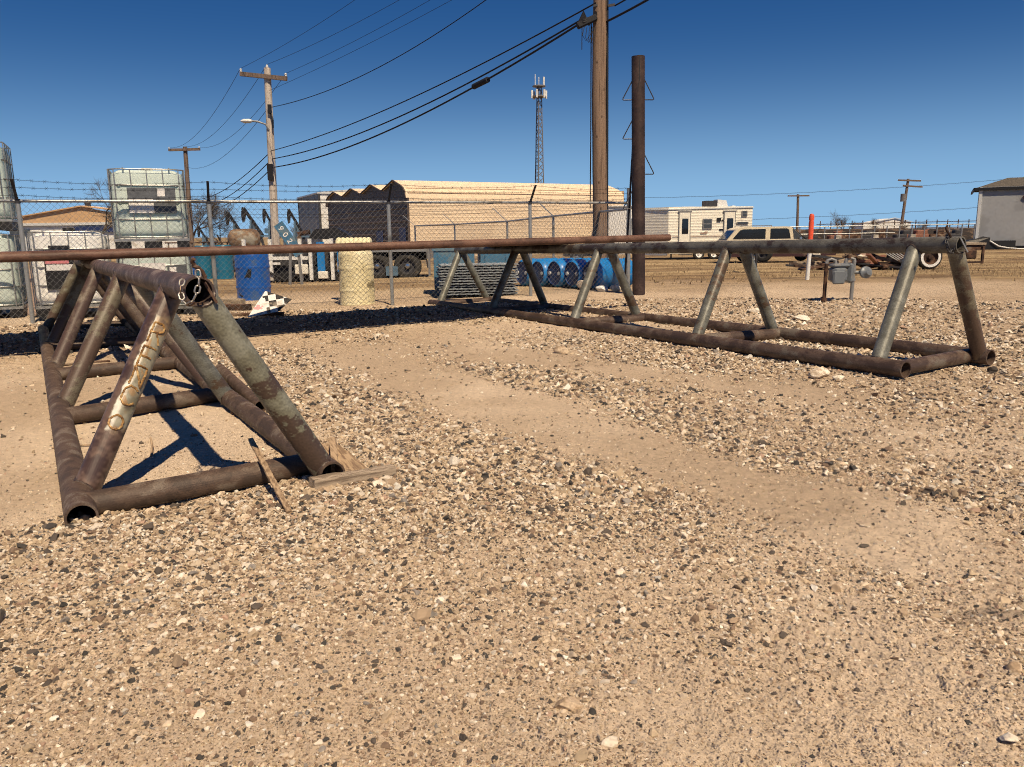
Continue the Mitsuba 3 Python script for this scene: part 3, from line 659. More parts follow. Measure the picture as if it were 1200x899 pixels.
solo('chequered_board', bd, 'chequer', 'black and white chequered board with a pink blot lying tilted on the dirt', 'board')

# ---------------------------------------------------------------- chain-link fence
FA, FC = np.array([-6.5, 10.75]), np.array([2.12, 14.30])
def fence(key, P0, P1, z0, z1, rail, pitch=.082, wire=.0018, knuckles=True):
    """woven wire between the ground and the rail: two families of slanting wires, twisted into points at the top"""
    P0, P1 = np.asarray(P0, float), np.asarray(P1, float); L = np.linalg.norm(P1 - P0); d = (P1 - P0) / L; nn = np.array([-d[1], d[0]])
    mb = MB(); h = (rail - (z0 + z1) / 2); n = int(L / pitch) + 1; run = h / 1.05
    for fam in (1, -1):
        for k in range(-int(run / pitch) - 1, n + int(run / pitch) + 2):
            s0, s1 = k * pitch, k * pitch + fam * run
            a, b = 0.0, 1.0
            if s1 != s0:
                ts = sorted(((0 - s0) / (s1 - s0), (L - s0) / (s1 - s0))); a, b = max(a, ts[0]), min(b, ts[1])
            if b - a < 1e-3: continue
            q = [s0 + (s1 - s0) * t for t in (a, b)]; o = nn * wire * fam * .8
            pa, pb = P0 + d * q[0] + o, P0 + d * q[1] + o
            za, zb = [(z0 + (z1 - z0) * np.clip(v / L, 0, 1)) * (1 - t) + rail * t for v, t in zip(q, (a, b))]
            mb.tube((*pa, za), (*pb, zb), wire, n=3, caps=False)
    if knuckles:
        for k in range(n):
            p = P0 + d * (k * pitch); mb.tube((*p, rail), (*(p + d * .006), rail + .055), wire, n=3, caps=False)
    k = part(key, 'chain_link_mesh', mb, 'mesh_wire'); stuff_part(k, 'woven chain-link wire'); return k
fk = thing('chain_link_fence', 'chain-link fence with barbed wire arms running across the yard behind the racks', 'fence')
fd = (FC - FA) / np.linalg.norm(FC - FA); FL = np.linalg.norm(FC - FA); fout = np.array([fd[1], -fd[0]])
RAIL = 1.575
F0 = FA - fd * 9.8
fence(fk, F0, FC, lz(*F0) + .0, lz(*FC) + .02, RAIL)
def on_line(px_over_f, p0, d):
    """where the sight line x = k*y meets the fence line (setting-out aid for post spacing)"""
    return (px_over_f * p0[1] - p0[0]) / (d[0] - px_over_f * d[1])
posts = [-9.7, -7.25, -4.8, -2.35, -.05, 2.33, 4.97, 7.40, FL]
for q in posts:
    p = FA + fd * q; corner = q == FL
    pk = part(fk, 'post', MB().tube((*p, lz(*p) - .1), (*p, RAIL + (.255 if corner else .0)), .040 if corner else .029, n=14), 'galv', 40)
    if not corner:
        t = np.array([*(p + fout * .24), RAIL + .27])
        part(pk, 'barb_arm', MB().beam((*p, RAIL - .01), t, .035, .012), 'dark_steel')
        part(pk, 'post_cap', MB().tube((*p, RAIL - .03), (*p, RAIL + .025), .036, n=12), 'dark_steel', 40)
part(fk, 'top_rail', MB().tube((*F0, RAIL), (*FC, RAIL), .021, n=12), 'galv', 40)
for w in (.28, .62, .97):
    pts = []
    for q0, q1 in zip(posts[:-1], posts[1:]):
        for t in np.linspace(0, 1, 9)[:-1]:
            q = q0 + (q1 - q0) * t; e = FA + fd * q + fout * .24 * w
            pts.append((*e, RAIL + .27 * w - .035 * 4 * t * (1 - t) * (1 + .4 * math.sin(q0 * 5 + w * 9))))
    pts.append((*(FC + fout * .03), RAIL + .24 * w))
    mb = MB().poly(pts, .0028, 4)
    for a, b in zip(pts[:-1], pts[1:]):
        a, b = np.array(a), np.array(b); m_ = int(np.linalg.norm(b - a) / .13)
        for j in range(m_):
            c = a + (b - a) * (j + .5) / m_
            mb.tube(c + np.array([-.018, 0, .022]), c + np.array([.018, 0, -.022]), .0019, n=3, caps=False).tube(c + np.array([.014, .016, .02]), c + np.array([-.014, -.016, -.02]), .0019, n=3, caps=False)
    part(fk, 'barbed_wire', mb, 'cable')
mb = MB().beam((*(FC + np.array([.02, .10])), .1), (*(FC + np.array([.06, .05])), 1.3), .05, .02)
for k in range(9):
    mb.beam((*(FC + np.array([-.02 + .03 * (k % 2), .08])), .25 + .14 * k), (*(FC + np.array([.10 - .03 * (k % 2), .08])), .33 + .14 * k), .012, .004)
part(fk, 'gate_latch_bar', mb, 'galv')
f2 = thing('chain_link_fence', 'second chain-link fence running from the corner post back towards the tan barn', 'fence')
P2 = [FC + np.array([0, .06]), np.array([1.14, 21.0]), np.array([-.10, 29.4]), np.array([-2.9, 42.0]), np.array([-5.7, 48.0])]
R2 = [1.47, 1.50, 1.51, 1.58, 1.60]
for k in range(4):
    a, b = P2[k], P2[k + 1]
    seg = fence(f2, a, b, lz(*a), lz(*b), (R2[k] + R2[k + 1]) / 2, .16, .0022, False)
    part(f2, 'top_rail', MB().tube((*a, R2[k]), (*b, R2[k + 1]), .024 + .006 * k, n=8), 'galv', 40)
for k in range(1, 5):
    a = P2[k]; w = .028 + .006 * k
    pk = part(f2, 'post', MB().tube((*a, lz(*a) - .1), (*a, R2[k]), w, n=10), 'galv', 40)
    part(pk, 'barb_arm', MB().beam((*a, R2[k]), (a[0] - .32 - .10 * k, a[1] + .15, R2[k] + .32 + .08 * k), .05 + .01 * k, .02), 'galv')

# ---------------------------------------------------------------- drums
DRUM = [(0, 0), (.262, 0), (.285, .006), (.287, .03), (.279, .04), (.281, .20), (.291, .225), (.291, .25), (.281, .275), (.280, .56), (.291, .585), (.291, .61), (.281, .635), (.280, .79), (.268, .85), (.235, .885), (.235, .89)]
def drum(name, label, m, x, y, z=None, s=(1, 1), R=None, group=None, end=None, cat='drum'):
    key = thing(name, label, cat, group); t = (x, y, lz(x, y) if z is None else z)
    prof = np.array(DRUM) * np.array([s[0], s[1]])
    part(key, 'body', MB().lathe(prof, 36, R, t), m, 50)
    zt = .872 * s[1]
    lid = MB().lathe([(.236 * s[0], .89 * s[1]), (.225 * s[0], .893 * s[1]), (.222 * s[0], zt), (0, zt)], 36, R, t)
    part(key, 'lid', lid, end or m, 40)
    b = MB()
    for q in (-1, 1): b.lathe([(.035, zt), (.035, zt + .022), (0, zt + .022)], 12, R, np.asarray(t) + (R if R is not None else np.eye(3)) @ np.array([.15 * q, 0, 0]))
    part(key, 'bung_cap', b, 'grey_white' if end else 'black', 30)
    return key
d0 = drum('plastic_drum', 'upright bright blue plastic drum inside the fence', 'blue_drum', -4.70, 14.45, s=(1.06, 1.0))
part(d0, 'torn_label', MB().add(*(lambda a: (np.array([[math.sin(q) * .3035 , -math.cos(q) * .3035, z] for q, z in a]) + np.array([-4.70, 14.45, lz(-4.7, 14.45)]), np.array([[0, 1, 2], [0, 2, 3], [3, 2, 4], [3, 4, 5]])))([(-.75, .12), (-.45, .06), (.18, .42), (-.15, .44), (.30, .63), (.05, .56)])), 'label_black', False, 'dark angular patch')  # flat dark patch with angular edges on the drum front
drum('plastic_drum', 'weathered yellow plastic drum standing behind the fence', 'yellow_drum', -2.52, 12.95, s=(1.0, 1.0))
for k, (x, y, m, lab, s) in enumerate([(-11.05, 27.4, 'blue_drum', 'dark blue drum leftmost of the three far drums', (.95, 1.15)), (-10.12, 26.2, 'teal_drum', 'teal drum in the middle of the three far drums', (.92, 1.22)), (-9.30, 25.8, 'teal_drum', 'teal drum rightmost of the three far drums', (1.0, 1.22))]):
    drum('plastic_drum', lab, m, x, y, s=s)
# ribbed yellow hose coil on a stand behind the yellow drum
hk = thing('hose_roll', 'ribbed pale yellow hose roll lying level behind the yellow drum', 'hose roll')
prof = [(0, -.01), (.08, -.005)] + [(.098 + .016 * abs(math.sin(q * PI / 6)), .005 + q * .0122) for q in range(49)] + [(.08, .60), (0, .605)]
part(hk, 'roll', MB().lathe([(r, z) for r, z in prof], 24, np.array([[0, 0, 1.0], [0, 1, 0], [-1, 0, 0]]), (-2.99, 13.75, .925)), 'yellow_hose', 25)
mb = MB()
for x in (-2.95, -2.42):
    mb.beam((x, 13.75, lz(x, 13.7)), (x, 13.75, .86), .05, .05)
mb.beam((-3.0, 13.75, .85), (-2.36, 13.75, .85), .08, .03)
part(hk, 'stand', mb, 'dark_steel')
# five blue drums lying on their sides
ax = unit((.84, .54, 0)); side = np.cross([0, 0, 1], ax)
Rd = np.stack([side, np.cross(ax, side), ax], 1)
Rl = Rd @ np.diag([1, -1, -1])     # lid end towards the camera
names = ['rightmost', 'second from the right', 'middle one', 'second from the left', 'leftmost']
for k in range(5):
    c = np.array([1.50 - .315 * k, 14.80 + .40 * k])
    e = c + ax[:2] * .87
    r = .283
    key = drum('plastic_drum', f'blue drum lying on its side, {names[k]} of the five in the row', 'sky_drum', e[0], e[1], lz(*c) + r, R=Rl, end='drum_end', s=(.98, 1))

# ---------------------------------------------------------------- ribbed sheets and blue bins
gk = thing('sheet_stack', 'stack of grey corrugated sheets behind the fence', 'sheet stack')
for k in range(12):
    n = 60; xs = np.linspace(-.68, .68, n); zt = .009 * np.abs(np.sin(xs * 24 + k * 1.1)) ; g = np.random.default_rng(k)
    y0, y1 = -.34 + g.normal(0, .012), .34
    V = np.concatenate([np.stack([xs, xs * 0 + y, zt + dz], 1) for y, dz in ((y0, .018), (y1, .018), (y1, 0), (y0, 0))])
    i = np.arange(n - 1); F_ = [np.stack([i + a * n, i + 1 + a * n, i + 1 + ((a + 1) % 4) * n, i + ((a + 1) % 4) * n], 1) for a in range(4)]
    V = V + np.array([g.normal(0, .015), 0, .05 + k * .045]); R_ = rotz(.16)
    part(gk, 'corrugated_sheet', MB().add(V @ R_.T + np.array([-.60, 14.0, lz(-.6, 13.9)]), np.vstack(F_)), 'grey_sheet')
def bin_(label, x0, x1, y, d, h, rot=.1):
    key = thing('storage_bin', label, 'bin'); w = x1 - x0; cx = (x0 + x1) / 2; R_ = rotz(rot); t = (cx, y + d / 2, lz(cx, y))
    mb = MB(); th = .03
    for sx in (-1, 1): mb.box((sx * (w / 2 - th / 2), 0, h / 2 + .06), (th, d, h - .12))
    for sy in (-1, 1): mb.box((0, sy * (d / 2 - th / 2), h / 2 + .06), (w - 2 * th - .002, th, h - .122))
    mb.box((0, 0, .14), (w - 2 * th - .004, d - 2 * th - .004, .03))
    part(key, 'shell', mb.move(R_, t), 'bin_blue')
    part(key, 'rim', MB().box((0, -d / 2 - .012, h - .03), (w + .05, .022, .06)).box((0, d / 2 + .012, h - .03), (w + .05, .022, .06)).box((-w / 2 - .013, 0, h - .03), (.022, d, .059)).box((w / 2 + .013, 0, h - .03), (.022, d, .059)).move(R_, t), 'bin_blue')
    nr_ = max(2, int(w / .28))
    for k in range(nr_): part(key, 'rib', MB().box((-w / 2 + .1 + k * (w - .2) / (nr_ - 1), -d / 2 - .012, h / 2), (.04, .02, h - .2)).move(R_, t), 'bin_blue')
    for sx in (-1, 1):
        for sy in (-1, 1): part(key, 'foot', MB().box((sx * (w / 2 - .07), sy * (d / 2 - .07), .06), (.12, .12, .12)).move(R_, t), 'bin_blue')
bin_('tall blue storage bin left behind the grey sheets', -1.44, -.70, 14.45, .95, .86)
bin_('lower blue storage bin right behind the grey sheets', -.60, -.02, 14.75, .95, .80)

# ---------------------------------------------------------------- caged tanks
def tote(label, x, y, z, w, d, h, rot, bottle='bottle', panels=(), seed=0):
    """x, y: middle of the front face; z: underside"""
    key = thing('caged_tank', label, 'liquid tote'); R_ = rotz(rot)
    def put(mb): return mb.move(np.eye(3), (0, d / 2, 0)).move(R_, (x, y, z))
    pz = .15 * h / 1.15
    g = MB()                                      # bottle: rounded, slightly bulging
    bw, bd, bh = w / 2 - .025, d / 2 - .025, h - pz - .035
    rings = []
    for t in np.linspace(0, 1, 17):
        zz_ = pz + .01 + bh * t; e = min(t, 1 - t); s = 1 - .10 * (1 - min(1, e / .07)) ** 2; bul = 1 + .012 * math.sin(t * PI)
        if t > .93: s = 1 - .20 * ((t - .93) / .07) ** 1.5
        a = np.arange(40) * 2 * PI / 40; c_, s_ = np.cos(a), np.sin(a); k = (np.abs(c_) ** 9 + np.abs(s_) ** 9) ** (-1 / 9)
        rings.append(np.stack([c_ * k * bw * s * bul, s_ * k * bd * s * bul, a * 0 + zz_], 1))
    V = np.vstack(rings + [[[0, 0, pz + .01]], [[0, 0, pz + bh + .01]]]); i = np.arange(40); j = (i + 1) % 40
    g.add(V, np.vstack([np.stack([i + q * 40, j + q * 40, j + q * 40 + 40, i + q * 40 + 40], 1) for q in range(16)]))
    g.add(V, np.vstack([np.stack([j, i, i * 0 + 680], 1), np.stack([i + 640, j + 640, i * 0 + 681], 1)]))
    part(key, 'bottle', put(g), bottle, 50)
    c = MB(); rr = .010
    for t in (.03, .28, .52, .76, .985):
        zz_ = pz + (h - pz) * t - .005; P = []
        for q in range(24):
            a = q * 2 * PI / 24 + PI / 24; c_, s_ = math.cos(a), math.sin(a); k = (abs(c_) ** 12 + abs(s_) ** 12) ** (-1 / 12); P.append((c_ * k * (w / 2 - .008), s_ * k * (d / 2 - .008), zz_))
        c.poly(P, rr, 6, closed=True)
    for f in np.linspace(-.42, .42, 5):
        for s in (-1, 1):
            c.tube((f * w, s * (d / 2 - .004), pz), (f * w, s * (d / 2 - .004), h - .02), .0085, n=6); c.tube((s * (w / 2 - .004), f * d, pz), (s * (w / 2 - .004), f * d, h - .02), .0085, n=6)
    for f in (-.3, .3): c.tube((f * w, -d / 2, h - .006), (f * w, d / 2, h - .006), rr, n=6)
    part(key, 'cage', put(c), 'galv', 50)
    p_ = MB().box((0, 0, pz - .02), (w, d, .035))
    part(key, 'pallet', put(p_), 'galv')
    for fx in (-1, 0, 1):
        part(key, 'pallet_foot', put(MB().box((fx * (w / 2 - .09), 0, (pz - .04) / 2), (.16 if fx else .22, d - .01, pz - .045))), 'black' if fx else 'bin_blue' if seed == 9 else 'black')
    part(key, 'fill_cap', put(MB().tube((0, 0, h - .02), (0, 0, h + .035), .08, n=20)), 'black', 40)
    for x0, x1, z0, z1, m, depth in panels:
        part(key, 'label_panel', put(MB().box((((x0 + x1) / 2) * w, -d / 2 - .012 - depth, pz + (h - pz) * (z0 + z1) / 2), ((x1 - x0) * w, .004, (h - pz) * (z1 - z0)))), m)
    return key
P_up = [(-.27, .36, .36, .72, 'label_grey', 0), (-.26, .06, .36, .56, 'label_white', .005), (.12, .22, .60, .71, 'label_white', .005)]
P_lo = [(-.20, .14, .30, .80, 'label_white', 0), (.16, .42, .30, .74, 'label_grey', 0), (.19, .28, .50, .72, 'label_white', .005)]
P_w = [(-.32, .30, .22, .74, 'label_black', 0), (-.31, -.02, .56, .66, 'label_pink', .005), (-.30, .12, .47, .55, 'label_white', .005), (.10, .29, .52, .72, 'label_white', .005), (.15, .22, .58, .66, 'label_black', .009),
       (-.06, .10, .375, .385, 'label_white', .005), (.02, .22, .345, .353, 'label_white', .005), (-.10, .04, .315, .322, 'label_white', .005), (-.25, .0, .75, .80, 'label_black', 0)]
tote('greenish caged tank at the top of the two-high stack', -5.11, 11.42, .915, .99, 1.15, 1.125, .40, 'bottle', P_up)
tote('whitish caged tank at the bottom of the two-high stack', -5.11, 11.42, lz(-5.2, 11.4), .99, 1.15, .915 - lz(-5.2, 11.4) - .04, .40, 'bottle', P_lo)
tote('white caged tank with a large black label', -6.14, 11.10, .0, 1.0, 1.1, 1.19, .46, 'bottle_white', P_w)
tote('greenish caged tank at the left edge, bottom of its stack', -7.56, 11.25, -.04, 1.0, 1.1, 1.20, .46, 'bottle', [])
tote('caged tank at the left edge, top of its stack', -7.56, 11.25, 1.20, 1.0, 1.1, 1.25, .46, 'bottle', [(-.1, .25, .3, .75, 'label_white', 0)], 9)
pl = thing('plywood_sheet', 'pinkish wooden board leaning between two caged tanks', 'board')
part(pl, 'sheet', MB().beam((-6.86, 11.35, .0), (-6.88, 11.6, .74), .24, .02), 'pinkish_board')

# ---------------------------------------------------------------- poles, wires, tower
bp = thing('utility_pole', 'tall brown wooden utility pole nearest the camera, with a dark splice bundle', 'utility pole')
bx, by = 1.86, 16.5
g_ = np.random.default_rng(2)
pts = [(bx - .008 * z + .012 * math.sin(z * 1.3), by, z) for z in np.linspace(lz(bx, by) - .1, 9.2, 40)]
part(bp, 'shaft', MB().poly(pts, [.158 - .0009 * q for q in range(40)] + np.array([.003 * g_.normal() for _ in range(40)]), 20), 'pole_wood', True)
part(bp, 'ground_wire', MB().poly([(bx - .215, by - .08, z) for z in np.linspace(1.55, 5.1, 8)] , .012, 6), 'cable')
part(bp, 'riser_cable', MB().poly([(bx + .145 - .008 * z, by - .06, z) for z in np.linspace(.1, 6.6, 10)], .022, 8), 'cable', 40)
mb = MB()
for k in range(7):
    a = k * .9; mb.poly([(bx - .12, by - .1, 5.18 + .02 * k), (bx - .26, by - .16 + .02 * k, 5.12 + .05 * math.sin(a)), (bx - .38, by - .2, 5.08 + .03 * k), (bx - .47, by - .15, 5.06)], .030, 7)
mb.beam((bx - .50, by - .16, 5.02), (bx - .12, by - .12, 5.19), .13, .12, .02)
part(bp, 'splice_bundle', mb, 'cable', 40)
mb = MB()
for k in range(4): mb.poly([(bx - .36 + .05 * k, by - .2, 5.0), (bx - .40 + .06 * k, by - .22, 4.84 - .04 * k), (bx - .33 + .05 * k, by - .2, 4.74 - .03 * k), (bx - .24 + .03 * k, by - .18, 4.86), (bx - .20 + .02 * k, by - .16, 5.0)], .006, 5)
mb.tube((bx - .405, by - .2, 5.0), (bx - .41, by - .2, 4.58), .008, n=5)
part(bp, 'loose_loops', mb, 'cable')
part(bp, 'wire_clamp', MB().beam((bx + .10, by - .1, 5.40), (bx + .24, by - .1, 5.42), .05, .04).beam((bx - .18, by - .1, 5.40), (bx - .1, by - .1, 5.41), .05, .04), 'dark_steel')

sp = thing('steel_post', 'tall rusty steel pipe post with triangular climbing rungs', 'post')
sx, sy = 2.13, 13.30
def tri_rung(s, z):
    xc = sx + .03 - .075 * z / 3.82
    return MB().poly([(xc + s * .095, sy, z + .30), (xc + s * .245, sy, z + .02), (xc + s * .25, sy, z), (xc + s * .235, sy, z - .008), (xc + s * .085, sy, z - .006)], .009, 7)
part(sp, 'tube', MB().hollow((sx + .03, sy, lz(sx, sy) - .1), (sx - .045, sy, 3.82), .106, .012, 36), 'post_rust', 40)
for s, z in ((-1, 3.165), (1, 3.165), (-1, 2.56), (1, 2.00), (-1, 1.45)): part(sp, 'rung', tri_rung(s, z), 'dark_steel', 40)
part(sp, 'split_seam', MB().add([(sx - .045, sy - .107, 3.80), (sx - .035, sy - .1075, 3.79), (sx - .03, sy - .108, 3.45), (sx - .07, sy - .1035, 3.26), (sx - .045, sy - .107, 3.45)], [[0, 4, 1], [1, 4, 2], [4, 3, 2]]), 'black', False, 'dark torn seam')
part(sp, 'tie_rod', MB().tube((sx - .17, sy + .35, lz(sx, sy)), (sx - .09, sy + .05, 2.62), .018, n=8), 'dark_steel', 40)

def t_pole(label, x, y, zb, zt, r, arm, arm_z, m, lean=0.0, group=None, ang=0.0):
    key = thing('utility_pole', label, 'utility pole', group)
    part(key, 'shaft', MB().tube((x + lean, y, zb), (x, y, zt), r, r * .78, 14), m, 40)
    ca, sa = math.cos(ang), math.sin(ang)
    for k, (a0, a1, az) in enumerate(arm):
        part(key, 'crossarm', MB().beam((x + a0 * ca, y + a0 * sa - r, az[0]), (x + a1 * ca, y + a1 * sa - r, az[1]), .12 * r / .15, .14 * r / .15), 'pole_wood_dark')
        for f in (.02, .98): 
            px, pz = a0 + (a1 - a0) * f, az[0] + (az[1] - az[0]) * f
            part(key, 'insulator', MB().lathe([(.0, .06), (.035, .06), (.05, .09), (.035, .12), (.055, .15), (.03, .20), (0, .21)], 12, None, (x + px * ca, y + px * sa - r, pz)), 'grey_white', 40)
    return key
p1 = t_pole('pale weathered utility pole with a crossarm and a street lamp', -9.27, 32, -.5, 7.45, .165, [(-1.0, .78, (7.22, 7.02))], 7.1, 'pole_wood_pale', -.16)
part(p1, 'insulator', MB().lathe([(0, 0), (.035, 0), (.055, .04), (.03, .12), (0, .13)], 12, None, (-9.27, 32, 7.45)), 'grey_white', 40)
part(p1, 'equipment_box', MB().box((-9.22, 31.8, 5.92), (.12, .14, .32)).box((-9.36, 31.82, 3.55), (.20, .2, .62)).poly([(-9.2, 31.8, 5.8), (-9.12, 31.78, 5.5), (-9.14, 31.8, 5.2)], .035, 6), 'black')
lam = part(p1, 'lamp_arm', MB().poly([(-9.32, 31.85, 5.15), (-9.42, 31.8, 5.35), (-9.7, 31.75, 5.45), (-10.05, 31.72, 5.48)], .035, 8), 'pipe_grey', 40)
part(lam, 'lamp_head', MB().lathe([(0, -.02), (.08, 0), (.13, .08), (.13, .30), (.05, .42), (0, .43)], 16, np.array([[0, 0, -1.0], [0, 1, 0], [.6, 0, 0.0]]), (-9.92, 31.72, 5.47)), 'white_paint', 40)
p2 = t_pole('distant utility pole with one crossarm behind the caged tanks', -23.8, 60, -.6, 7.65, .19, [(-1.15, 1.15, (7.42, 7.44))], 7.4, 'pole_wood_dark', -.15)
t_pole('far utility pole on the horizon above the brown wagon', 53.7, 150, -.6, 7.6, .27, [(-2.0, 2.0, (7.3, 7.3))], 7.3, 'pole_wood_dark', .25, None)
p4 = t_pole('far leaning utility pole with a transformer near the grey building', 74.0, 150, -.6, 10.1, .30, [(-2.0, 2.2, (9.9, 9.7)), (-1.0, 2.6, (8.9, 8.6))], 9.9, 'pole_wood_dark', -.75)
part(p4, 'transformer', MB().tube((73.1, 149.5, 6.0), (73.1, 149.5, 7.4), .5, n=14), 'steel_grey', 40)

def wire(label, a, b, sag, r, group=None, n=26, cat='cable', name='overhead_cable'):
    a, b = np.asarray(a, float), np.asarray(b, float); t = np.linspace(0, 1, n)
    P = a + (b - a) * t[:, None]; P[:, 2] -= sag * 4 * t * (1 - t)
    return solo(name, MB().poly(P, r, 6, caps=False), 'cable', label, cat, group, smooth=True)
A1 = np.array([bx - .12, by - .1, 5.46]); A2 = np.array([bx - .45, by - .16, 5.12]); A3 = np.array([bx - .48, by - .16, 5.05])
wire('upper of the three thick cables from the brown pole to the pale pole', A1, (-9.30, 31.85, 4.36), .30, .015)
wire('middle of the three thick cables from the brown pole to the pale pole', A2, (-9.27, 31.85, 4.06), .40, .018)
k_ = wire('lowest of the three thick cables, carrying a splice case', A3, (-9.24, 31.85, 3.74), .46, .021)
t_ = .19; q_ = A3 + (np.array([-9.24, 31.85, 3.74]) - A3) * t_; q_[2] -= .46 * 4 * t_ * (1 - t_); e_ = unit(np.array([-11.1, 15.5, -2.1]))
part(k_, 'splice_case', MB().tube(q_ - e_ * .30 , q_ + e_ * .30, .065, n=12), 'cable', 40)
wire('upper cable leaving the brown pole to the upper right', (bx + .24, by - .1, 5.40), (7.2, 9.0, 7.9), .35, .015)
wire('thicker lower cable leaving the brown pole to the upper right', (bx + .09, by - .08, 5.12), (6.6, 9.0, 7.2), .35, .022)
wire('thick black cable from the pale pole up to the top edge', (-9.2, 31.8, 5.97), (2.2, 20.5, 8.6), .75, .013)
names_ = ['from the left end of the pale crossarm', 'from the pale pole top', 'from the right end of the pale crossarm', 'from below the pale crossarm']
for k, (a, px) in enumerate([((-10.25, 31.85, 7.42), -5.01), ((-9.27, 32, 7.58), -3.72), ((-8.52, 31.85, 7.22), -2.75), ((-9.2, 31.85, 6.6), -2.1)]):
    a = np.array(a); q = np.array([px, 25.5, 8.07]); e = a + (q - a) * 1.9
    wire('thin power line going up right ' + names_[k], a, e, .25, .0060, name='power_line')
for k, (a, b) in enumerate([((-10.25, 31.85, 7.42), (-24.9, 60, 7.6)), ((-9.27, 32, 7.58), (-23.8, 60, 7.66)), ((-8.52, 31.85, 7.22), (-22.7, 60, 7.6)), ((-9.3, 31.85, 5.95), (-23.8, 60, 6.2))]):
    wire('thin power line to the distant pole ' + names_[k], a, b, .8, .009, name='power_line')
for nm, z0, z1, s in (('highest', 4.36, 3.9, .6), ('middle', 4.06, 3.5, .7), ('lowest', 3.74, 3.1, .7)):
    wire(nm + ' of three thick cables dropping from the pale pole behind the caged tanks', (-9.3, 31.9, z0), (-23.9, 60, z1), s, .018)
for nm, z0, z1, s in (('upper', 9.9, 12.5, 1.2), ('lower', 5.4, 7.4, 1.0)):
    wire(nm + ' of two faint far power lines across the sky at the right', (20, 150, z0 - 2.6), (120, 150, z1 - .4), s, .035, n=30, name='power_line')
for nm, z0, s in (('highest', 3.3, .5), ('middle', 2.95, .5), ('lowest', 2.65, .4)):
    wire(nm + ' of three level cables strung in front of the tan barn', (-27, 52, z0 - .1), (7.0, 55, z0 + .2), s, .012)

tw = thing('lattice_tower', 'slender lattice cell tower with white antenna panels behind the tan barn', 'tower')
tx, ty, tz0, tz1 = 9.1, 250, -.8, 45.0
def leg3(k, z):
    w = 1.95 - 1.20 * (z - tz0) / (tz1 - tz0); a = k * 2 * PI / 3 + .35; return np.array([tx + .25 * (z / 45) + w * math.cos(a), ty + w * math.sin(a), z])
for k in range(3): part(tw, 'leg', MB().tube(leg3(k, tz0), leg3(k, tz1), .17, .14, 8), 'steel_grey', 40)
mb = MB(); zs = np.linspace(tz0, tz1, 23)
for a, b in zip(zs[:-1], zs[1:]):
    for k in range(3): mb.tube(leg3(k, a), leg3((k + 1) % 3, b), .075, n=5, caps=False).tube(leg3((k + 1) % 3, a), leg3(k, b), .075, n=5, caps=False)
part(tw, 'bracing', mb, 'steel_grey')
part(tw, 'platform', MB().tube((tx + .25, ty, 41.6), (tx + .25, ty, 41.9), 2.2, n=12), 'steel_grey'); part(tw, 'platform', MB().tube((tx + .25, ty, 44.6), (tx + .25, ty, 44.9), 2.0, n=12), 'steel_grey')
for k in range(6):
    a = k * 2 * PI / 6 + .2; c = np.array([tx + .25 + 2.2 * math.cos(a), ty + 2.2 * math.sin(a), 42.4])
    part(tw, 'antenna_panel', MB().box(c, (.5, .5, 2.3), rotz(a)), 'white_paint')
part(tw, 'whip_antenna', MB().tube((tx - .9, ty, 44.5), (tx - .9, ty, 48.2), .12, n=6).tube((tx + 1.7, ty, 44.5), (tx + 1.7, ty, 47.4), .30, n=8).tube((tx + .2, ty, 44.5), (tx + .2, ty, 47.4), .10, n=6), 'white_paint')

# ---------------------------------------------------------------- tan barn of joined bays
bn = thing('metal_barn', 'long tan metal barn with rounded eaves and dark brown gabled end', 'barn')
S0 = np.array([-7.30, 58.0]); DL = np.array([.877, .48]); DG = np.array([-.493, .870]); LB = 19.2
def loc(u, g, z): return np.array([S0[0] + DL[0] * u + DG[0] * g, S0[1] + DL[1] * u + DG[1] * g, z])
BW, ZP, ZV, ZE, ZB = 4.9, 5.08, 4.45, 3.70, -.9
def gable_profile(k):
    g0, g1 = k * BW, (k + 1) * BW; m = (g0 + g1) / 2
    left = [(g0, ZB), (g0, ZE), (g0 + .10, ZE + .40), (g0 + .42, ZE + .72), (g0 + .9, ZE + .92)] if k == 0 else [(g0, ZB), (g0, ZV), (g0 + .35, ZV + .06)]
    right = [(g1 - .9, ZE + .92), (g1 - .42, ZE + .72), (g1 - .10, ZE + .40), (g1, ZE), (g1, ZB)] if k == 3 else [(g1 - .35, ZV + .06), (g1, ZV), (g1, ZB)]
    return left + [(m, ZP - .04 * k)] + right
for k in range(4):
    P = gable_profile(k)
    top = [q for q in P if q[1] > ZB]
    # end wall: lapped horizontal sheets, each with a proud rib at its lower edge
    mb = MB(); zs = np.arange(ZB, ZE + .01, .48)
    g0, g1 = k * BW, (k + 1) * BW
    for z in zs[:-1]:
        prof = [(0, z), (-.05, z + .05), (-.05, z + .11), (0, z + .18), (0, z + .48)]
        for (o0, a), (o1, b) in zip(prof[:-1], prof[1:]): mb.quad(loc(o0, g0, a), loc(o1, g0, b), loc(o1, g1, b), loc(o0, g1, a))
    part(bn, 'end_wall', mb, 'brown_siding')
    mb = MB(); z0 = float(zs[-1])
    up = [(g0, z0)] + [q for q in top if q[1] > z0] + [(g1, z0)]
    c = loc(0, (g0 + g1) / 2, z0)
    for a, b in zip(up[:-1], up[1:]): mb.add([c, loc(0, *a), loc(0, *b)], [[0, 1, 2]])
    part(bn, 'gable', mb, 'brown_siding')
    mb = MB()
    for a, b in zip(top[:-1], top[1:]): mb.quad(loc(-.18, *a), loc(-.18, *b), loc(LB, *b), loc(LB, *a))
    rf = part(bn, 'roof', mb, 'tan_siding')
    mb = MB()
    for a, b in zip(top[:-1], top[1:]): mb.beam(loc(-.19, *a), loc(-.19, *b), .10, .06)
    part(rf, 'edge_trim', mb, 'brown_siding')
zs = np.arange(ZB, ZE + .05, .288)
